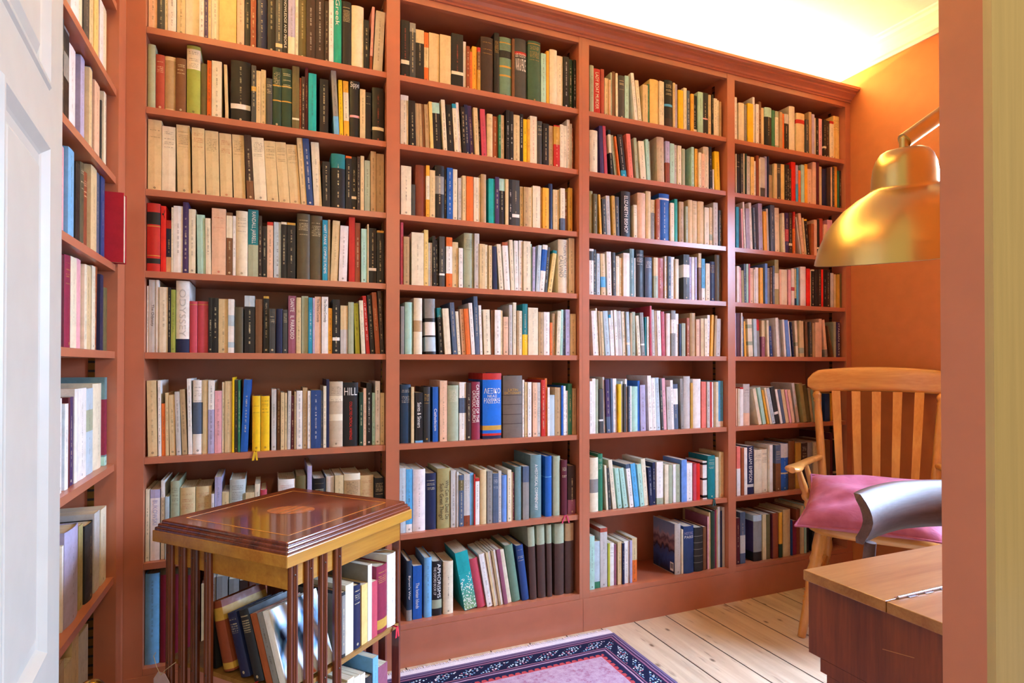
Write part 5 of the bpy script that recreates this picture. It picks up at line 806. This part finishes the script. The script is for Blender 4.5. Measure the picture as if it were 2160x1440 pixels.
# ------------------------------------------------------------------ white door standing open
hinge = Vector((-.2615, .452, 0)); free = Vector((-.353, 1.30, 0)); dd = (free - hinge); LD = dd.length; dd.normalize()
dr = bpy.data.objects.new('door_1', None); COL.objects.link(dr); dr.location = hinge; dr['kind'] = 'structure'
dr.rotation_euler = (0, 0, math.atan2(dd.y, dd.x))       # local x along leaf, visible face at local y<0
lf = MB()
panels = []
TH = .040
xs = [(.112, .395), (.46, LD - .1115)]
zr = [(.14, .52), (.61, 1.46), (1.55, 1.88)]
lf.box(0, LD, .010, TH - .010, .012, 2.04)               # core
def fillrect(y0, y1):
    for a, b_ in ((0, .112), (.395, .46), (LD - .1115, LD)): lf.box(a, b_, y0, y1, .012, 2.04)
    for a, b_ in xs:
        for z0, z1 in ((.012, .14), (.52, .61), (1.46, 1.55), (1.88, 2.04)): lf.box(a, b_, y0, y1, z0, z1)
fillrect(0, .0102); fillrect(TH - .0102, TH)
lf.build('leaf', M_white, dr)
for a, b_ in xs:
    for z0, z1 in zr:
        m = MB()
        def ring(i0, y0, i1, y1):
            P0 = [(a + i0, y0, z0 + i0), (b_ - i0, y0, z0 + i0), (b_ - i0, y0, z1 - i0), (a + i0, y0, z1 - i0)]
            P1 = [(a + i1, y1, z0 + i1), (b_ - i1, y1, z0 + i1), (b_ - i1, y1, z1 - i1), (a + i1, y1, z1 - i1)]
            m.add(P0 + P1, [(k, (k + 1) % 4, (k + 1) % 4 + 4, k + 4) for k in range(4)])
        ring(0, .0, .004, -.004); ring(.004, -.004, .010, -.004); ring(.010, -.004, .022, .006); ring(.022, .006, .026, .0085); ring(.026, .0085, .040, .0095); ring(.040, .0095, .052, .003)
        m.add([(a + .052, .003, z0 + .052), (b_ - .052, .003, z0 + .052), (b_ - .052, .003, z1 - .052), (a + .052, .003, z1 - .052)], [(0, 1, 2, 3)])
        m.build('panel', M_white, dr)
# brass knob on a stem beside the door
bs = thing('door_stop', 'round brass knob topping a thin post beside the open white door', 'door stop', (-.3395, 1.45, 0))
MB().lathe([(.028, 0), (.030, .004), (.026, .012), (.007, .016), (.006, .36), (.010, .372), (.010, .384)], None, 20).build('post', M_brass2, bs)
MB().lathe([(.001, .384)] + [(.0275 * sin(pi * k / 14), .414 - .0285 * cos(pi * k / 14)) for k in range(1, 14)] + [(.0005, .4425)], None, 24).build('knob', M_brass2, bs)

# ------------------------------------------------------------------ desk
DX0, DX1, DY0, DY1, DZ = .900, 2.28, .470, .780, .72
dk = thing('desk', 'teak flap-top desk with a hinged top in front of the dark chair', 'desk', (DX0, DY0, 0))
TD = Matrix.Translation((-DX0, -DY0, 0))
YM = .625
MB().box(DX0, DX1, YM + .0008, DY1, DZ - .0185, DZ, TD, .0012).build('top_leaf', M_desk, dk)
MB().box(DX0, DX1, DY0, YM - .0008, DZ - .0185, DZ, TD, .0012).build('flap', M_desk, dk)
hg = MB(); hp = MB()
x = DX0 + .028; k = 0
while x < DX1 - .06:
    hg.turned(tuple(TD @ Vector((x, YM, DZ + .0012))), tuple(TD @ Vector((x + .0195, YM, DZ + .0012))), [(0, .0026), (1, .0026)], 10)
    hg.box(x, x + .0195, YM - (.006 if k % 2 else -.0005), YM + (.006 if k % 2 == 0 else -.0005), DZ + .0001, DZ + .0009, TD); x += .0205; k += 1
hg.build('piano_hinge', M_steel, dk)
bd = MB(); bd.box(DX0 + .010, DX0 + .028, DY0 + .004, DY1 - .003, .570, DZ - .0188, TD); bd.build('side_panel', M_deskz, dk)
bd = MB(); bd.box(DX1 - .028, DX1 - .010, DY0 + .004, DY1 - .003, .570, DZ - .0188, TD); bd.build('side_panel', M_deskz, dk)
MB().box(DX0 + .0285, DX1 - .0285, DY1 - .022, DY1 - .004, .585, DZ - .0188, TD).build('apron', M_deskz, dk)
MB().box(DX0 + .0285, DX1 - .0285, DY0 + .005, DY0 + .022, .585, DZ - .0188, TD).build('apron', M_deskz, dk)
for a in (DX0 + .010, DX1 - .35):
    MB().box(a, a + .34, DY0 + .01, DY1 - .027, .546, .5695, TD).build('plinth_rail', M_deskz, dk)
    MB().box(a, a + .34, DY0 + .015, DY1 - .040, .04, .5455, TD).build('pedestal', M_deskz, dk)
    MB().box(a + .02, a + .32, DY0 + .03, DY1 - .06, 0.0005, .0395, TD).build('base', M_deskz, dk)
m = MB()
m.add([tuple(TD @ Vector(p)) for p in ((DX0 + .0094, .638, .637), (DX0 + .0094, .588, .646), (DX0 + .0094, .588, .6467), (DX0 + .0094, .638, .6377), (DX0 + .0098, .638, .637), (DX0 + .0098, .588, .646), (DX0 + .0098, .588, .6467), (DX0 + .0098, .638, .6377))],
      [(0, 1, 2, 3), (4, 7, 6, 5), (0, 4, 5, 1), (1, 5, 6, 2), (2, 6, 7, 3), (3, 7, 4, 0)])
m.build('scratch', plain('pale_scratch', 'C08A50', .6), dk)

# ------------------------------------------------------------------ dark chair tucked in behind the desk
dc = thing('desk_chair', 'dark brown wooden chair with broad curved back rail behind the desk', 'chair', (1.53, .80, 0))
rail = []
nseg = 26
def yprof(z_):   # the rail rolls back at the top and again at the foot
    pts = [(.650, .030), (.668, .024), (.684, .014), (.700, .005), (.718, 0), (.738, .003), (.756, .011), (.770, .022), (.784, .036)]
    for (a, u), (b, v) in zip(pts, pts[1:]):
        if a <= z_ <= b: return u + (v - u) * (z_ - a) / (b - a)
    return .04
for k in range(nseg + 1):
    f = -1 + 2 * k / nseg; e = abs(f)
    yc = .205 - .040 * f * f
    zb = .660 + .006 * (1 - e); zt_ = .784 - .004 * e
    ring = []
    for j in range(9):
        z_ = zb + (zt_ - zb) * j / 8; ring.append((f * (.215 - (.005 if j in (0, 8) else 0)), yc + yprof(z_) - .022 + (.004 if j in (0, 8) else 0), z_))
    for j in range(8, -1, -1):
        z_ = zb + (zt_ - zb) * j / 8; ring.append((f * (.215 - (.005 if j in (0, 8) else 0)), yc + yprof(z_) + .004 - (.004 if j in (0, 8) else 0), z_))
    rail.append(ring)
MB().loft(rail).build('back_rail', M_walnut, dc)
for s_ in (-1, 1):
    MB().tube([(s_ * .185, .20, 0), (s_ * .19, .195, .3), (s_ * .193, .19, .45), (s_ * .185, .172, .664)], [.013, .016, .017, .013], 12).build('leg', M_walnut, dc)
    MB().tube([(s_ * .18, -.18, 0), (s_ * .175, -.175, .44)], [.012, .017], 12).build('leg', M_walnut, dc)
st = []
for z_, sc in ((.435, .94), (.442, 1.0), (.462, 1.0), (.470, .95)):
    st.append([(sc * .20 * (abs(cos(t_)) ** .5) * (1 if cos(t_) >= 0 else -1), sc * .20 * (abs(sin(t_)) ** .5) * (1 if sin(t_) >= 0 else -1), z_) for t_ in [2 * pi * i / 32 for i in range(32)]])
MB().loft(st).build('seat', M_walnut, dc)

# ------------------------------------------------------------------ lath-back armchair in the corner
LC = Vector((2.335, 1.665, 0)); LRZ = math.atan2(-.825, .565)
ac = thing('lath_back_armchair', 'honey-coloured wooden lath-back armchair in the corner by the orange wall', 'chair', LC, LRZ)
# local x: to the right as seen from the front, y: to the back
def crest():
    rings = []; n_ = 26
    for k in range(n_ + 1):
        x_ = -.285 + .57 * k / n_; e = abs(x_) / .285
        yb = .315 + .05 * (1 - (x_ / .285) ** 2)
        ztp = 1.083 - .020 * e ** 2 - (.038 * max(0, (e - .80) / .20) ** 2.2)
        zb = .957 + .010 * (1 - e ** 2) - (.0 if e < .86 else -.030 * ((e - .86) / .14) ** 1.3)
        th_ = .013 * (1 - .35 * max(0, (e - .9) / .1))
        zc = (ztp + zb) / 2; hz = (ztp - zb) / 2
        ring = []
        for i in range(12):
            a = 2 * pi * i / 12
            ring.append((x_, yb + .018 * (0) + th_ * (abs(cos(a)) ** .6) * (1 if cos(a) > 0 else -1), zc + hz * (abs(sin(a)) ** .6) * (1 if sin(a) > 0 else -1)))
        rings.append(ring)
    return MB().loft(rings)
crest().build('crest_rail', M_pinex, ac)
POST = [(0, .012), (.05, .016), (.30, .0175), (.55, .018), (.80, .0165), (.90, .0135), (.915, .018), (.93, .013), (.95, .0185), (.97, .020), (.985, .015), (1, .010)]
for s_ in (-1, 1):
    MB().turned((s_ * .205, .205, .445), (s_ * .245, .312, .965), POST).build('back_post', M_pine, ac)
for k in range(5):
    x0_ = -.135 + .0675 * k; x1_ = -.165 + .0825 * k
    rings = []
    for j in range(9):
        f = j / 8; xx = x0_ + (x1_ - x0_) * f
        yy = .215 + (.345 - .02 * (xx / .25) ** 2 - .215) * f - .028 * sin(pi * f)
        w_ = .0125 + .0045 * f + .001
        zz = .450 + (.968 - .450) * f
        rings.append([(xx - w_, yy - .005, zz), (xx + w_, yy - .005, zz), (xx + w_, yy + .005, zz), (xx - w_, yy + .005, zz)])
    MB().loft(rings, smooth=False).build('lath', M_pine, ac)
seat = []
def seat_ring(z_, sc):
    pts = []
    for i in range(40):
        a = 2 * pi * i / 40; c_, s2 = cos(a), sin(a)
        yy = .25 * (abs(s2) ** .55) * (1 if s2 > 0 else -1); wx = .225 + .035 * (-yy / .25)
        pts.append((sc * wx * (abs(c_) ** .55) * (1 if c_ > 0 else -1), sc * yy, z_))
    return pts
MB().loft([seat_ring(.408, .95), seat_ring(.416, 1.0), seat_ring(.440, 1.0), seat_ring(.4495, .965)]).build('seat', M_pinex, ac)
LEG = [(0, .015), (.12, .017), (.30, .0175), (.33, .021), (.35, .0175), (.37, .022), (.39, .018), (.41, .022), (.43, .018), (.52, .023), (.62, .0265), (.70, .021), (.74, .0255), (.78, .020), (.85, .024), (1, .022)]
for sx, sy, fx, fy in ((-1, -1, -.250, -.262), (1, -1, .250, -.262), (-1, 1, -.222, .250), (1, 1, .222, .250)):
    MB().turned((fx, fy, 0.0), (sx * .185, sy * .185, .412), LEG).build('leg', M_pine, ac)
MB().turned((-.215, -.21, .20), (-.200, .21, .20), [(0, .011), (.5, .018), (1, .011)]).build('stretcher', M_pine, ac)
MB().turned((.215, -.21, .20), (.200, .21, .20), [(0, .011), (.5, .018), (1, .011)]).build('stretcher', M_pine, ac)
MB().turned((-.207, 0, .20), (.207, 0, .20), [(0, .011), (.5, .018), (1, .011)]).build('stretcher', M_pine, ac)
for s_ in (-1, 1):
    rings = []
    path = [(.222, .262, .015), (.238, .20, .019), (.256, .10, .020), (.268, 0, .019), (.276, -.08, .021), (.282, -.14, .031), (.284, -.19, .036), (.284, -.225, .029), (.284, -.242, .012)]
    for x_, y_, w_ in path:
        zz = .656 + .012 * (.26 - y_)
        rings.append([(s_ * (x_ + w_ * cos(2 * pi * i / 12)), y_, zz + .0125 * (abs(sin(2 * pi * i / 12)) ** .7) * (1 if sin(2 * pi * i / 12) > 0 else -1)) for i in range(12)])
    MB().loft(rings).build('arm', M_pinex, ac)
    MB().turned((s_ * .215, -.155, .444), (s_ * .266, -.175, .648), [(0, .012), (.2, .014), (.35, .0185), (.42, .012), (.47, .019), (.53, .019), (.58, .012), (.7, .016), (.9, .012), (1, .011)]).build('arm_support', M_pine, ac)
    MB().turned((s_ * .21, .03, .444), (s_ * .264, .035, .648), [(0, .010), (.5, .014), (1, .010)]).build('arm_support', M_pine, ac)

# mauve cushion leaning on the armchair seat
def cushion():
    A_, B_, C_, D_ = Vector((-.262, -.345, .462)), Vector((-.232, -.085, .625)), Vector((.21, .08, .62)), Vector((.235, -.335, .468))
    n_ = 28; m = MB()
    nrm = ((D_ - A_).cross(B_ - A_)).normalized()
    def surf(u, v, sg):
        pu = u + .035 * sin(pi * u * 2) * 0; p = A_ * (1 - u) * (1 - v) + D_ * u * (1 - v) + C_ * u * v + B_ * (1 - u) * v
        cu, cv = 2 * u - 1, 2 * v - 1
        # sides draw in between the pointed corners
        ctr = (A_ + B_ + C_ + D_) / 4
        p = p + (ctr - p) * (.10 * ((1 - cu * cu) * cv * cv + (1 - cv * cv) * cu * cu))
        t_ = max(0, (1 - abs(cu) ** 2.4) * (1 - abs(cv) ** 2.4)) ** .55
        crease = .012 * sin(8 * u + 9 * v) * (1 - abs(cv)) + .009 * sin(18 * v - 9 * u + 1) * (1 - abs(cu) ** 2) + .012 * math.exp(-((v - .30 - .42 * u) / .05) ** 2)
        dip = -.022 * math.exp(-((u - .45) ** 2 + (v - .62) ** 2) / .02)
        return p + nrm * (sg * .068 * t_ + (crease * t_ + dip if sg > 0 else 0))
    for sg in (1, -1):
        vs = [tuple(surf(i / n_, j / n_, sg)) for j in range(n_ + 1) for i in range(n_ + 1)]
        m.add(vs, [(j * (n_ + 1) + i, j * (n_ + 1) + i + 1, (j + 1) * (n_ + 1) + i + 1, (j + 1) * (n_ + 1) + i) for j in range(n_) for i in range(n_)], None, True)
    return m
mc, nt, b = newmat('mauve_cotton', .8, .2); n = N(nt)
tn_ = n('TexNoise', Vector=n.coord((14, 14, 14)), Scale=1.5, Detail=4.0)
n.link(n.ramp(tn_.outputs[0], [(.3, srgb('9C4C62')), (.7, srgb('AE6078'))]), b.inputs['Base Color'])
b.inputs['Sheen Weight'].default_value = .12
wv = n('TexNoise', Vector=n.coord((500, 500, 500)), Scale=1.0); wr_ = n('TexNoise', Vector=n.coord((10, 26, 10)), Scale=1.2, Detail=3.0, Distortion=.5)
hh = n.math('ADD', n.math('MULTIPLY', wv.outputs[0], .05), wr_.outputs[0])
n.link(n('Bump', Height=hh, Strength=.35, Distance=.01).outputs[0], b.inputs['Normal'])
cu = cushion().build('cushion', mc); cu.location = LC; cu.rotation_euler = (0, 0, LRZ)
rim = []
for k in range(4 * 28):
    e, f = divmod(k, 28); f /= 28; rim.append(((f, 0), (1, f), (1 - f, 1), (0, 1 - f))[e])
def rimp(u, v):
    A_, B_, C_, D_ = Vector((-.262, -.345, .462)), Vector((-.232, -.085, .625)), Vector((.21, .08, .62)), Vector((.235, -.335, .468))
    p = A_ * (1 - u) * (1 - v) + D_ * u * (1 - v) + C_ * u * v + B_ * (1 - u) * v; ctr = (A_ + B_ + C_ + D_) / 4; a, b_ = 2 * u - 1, 2 * v - 1
    return tuple(p + (ctr - p) * (.10 * ((1 - a * a) * b_ * b_ + (1 - b_ * b_) * a * a)))
MB().tube([rimp(*q_) for q_ in rim + rim[:1]], .0042, 8).build('piping', mc, cu)
cu['label'] = 'mauve pink cushion slumped on the seat of the lath-back armchair'; cu['category'] = 'cushion'

# ------------------------------------------------------------------ brass desk lamp
LB = Vector((1.33, .545, DZ))
LS = Vector((.978, .644, 1.272))
lp = thing('desk_lamp', 'brushed brass lamp with a domed shade on a bent arm over the desk', 'lamp', LB)
to_cam = Vector((-.833, -.554, 0)); axis = (Vector((0, 0, 1)) + to_cam * math.tan(R(11))).normalized()
Ms = Matrix.Translation(LS - LB) @ axis.to_track_quat('Z', 'Y').to_matrix().to_4x4()
pr = [(r_ * .975, z_ * .90) for r_, z_ in [(.138, 0), (.1365, .008), (.131, .030), (.121, .054), (.108, .076), (.090, .097), (.070, .113), (.056, .1215), (.0495, .1265), (.0485, .131), (.0478, .148), (.0455, .166), (.041, .180), (.034, .1905), (.026, .195), (.010, .1965)]]
pi_ = [(r - .0015, z_ - .001) for r, z_ in pr if r > .012]
MB().lathe(pr + [(.0005, .1770)], Ms, 64, cap=False).lathe([(.1345, 0)] + pi_, Ms, 64, cap=False).build('shade', M_brass, lp)
o_ = LB; tp = LS + axis * .177
rt = Vector((.9233, -.384, 0))
j0 = tp + Vector((0, 0, .016)); e1 = tp + rt * .075 + Vector((0, 0, .073)); e2 = tp + rt * .22 + Vector((0, 0, .185))
hg_ = MB(); hg_.tube([tuple(tp - o_ - axis * .004), tuple(j0 - o_)], .007, 12); hg_.build('swivel', M_brass, lp)
e3 = Vector((1.33, .545, tp.z + .10))
MB().tube([tuple(p - o_) for p in (j0 + rt * .000 - Vector((0, 0, .005)), e1 + rt * .012, e2 + rt * .012)], .0125, 14).build('arm', M_brass, lp)
MB().tube([tuple(e2 - o_), tuple((e2 + e3) / 2 - o_ + Vector((.03, 0, -.02))), tuple(e3 - o_), (0, 0, .02)], .010, 12).build('stem', M_brass, lp)
MB().lathe([(.066, 0.0006), (.069, .006), (.066, .016), (.03, .024), (.012, .03)], None, 40).build('base', M_brass, lp)
MB().lathe([(.0005, .0), (.022, .004), (.030, .02), (.028, .036), (.016, .055), (.014, .075), (.0005, .076)], Ms @ Matrix.Translation((0, 0, .045)), 24).build('bulb', plain('opal_bulb', 'F2EEE4', .3), lp)

bpy.context.view_layer.update()
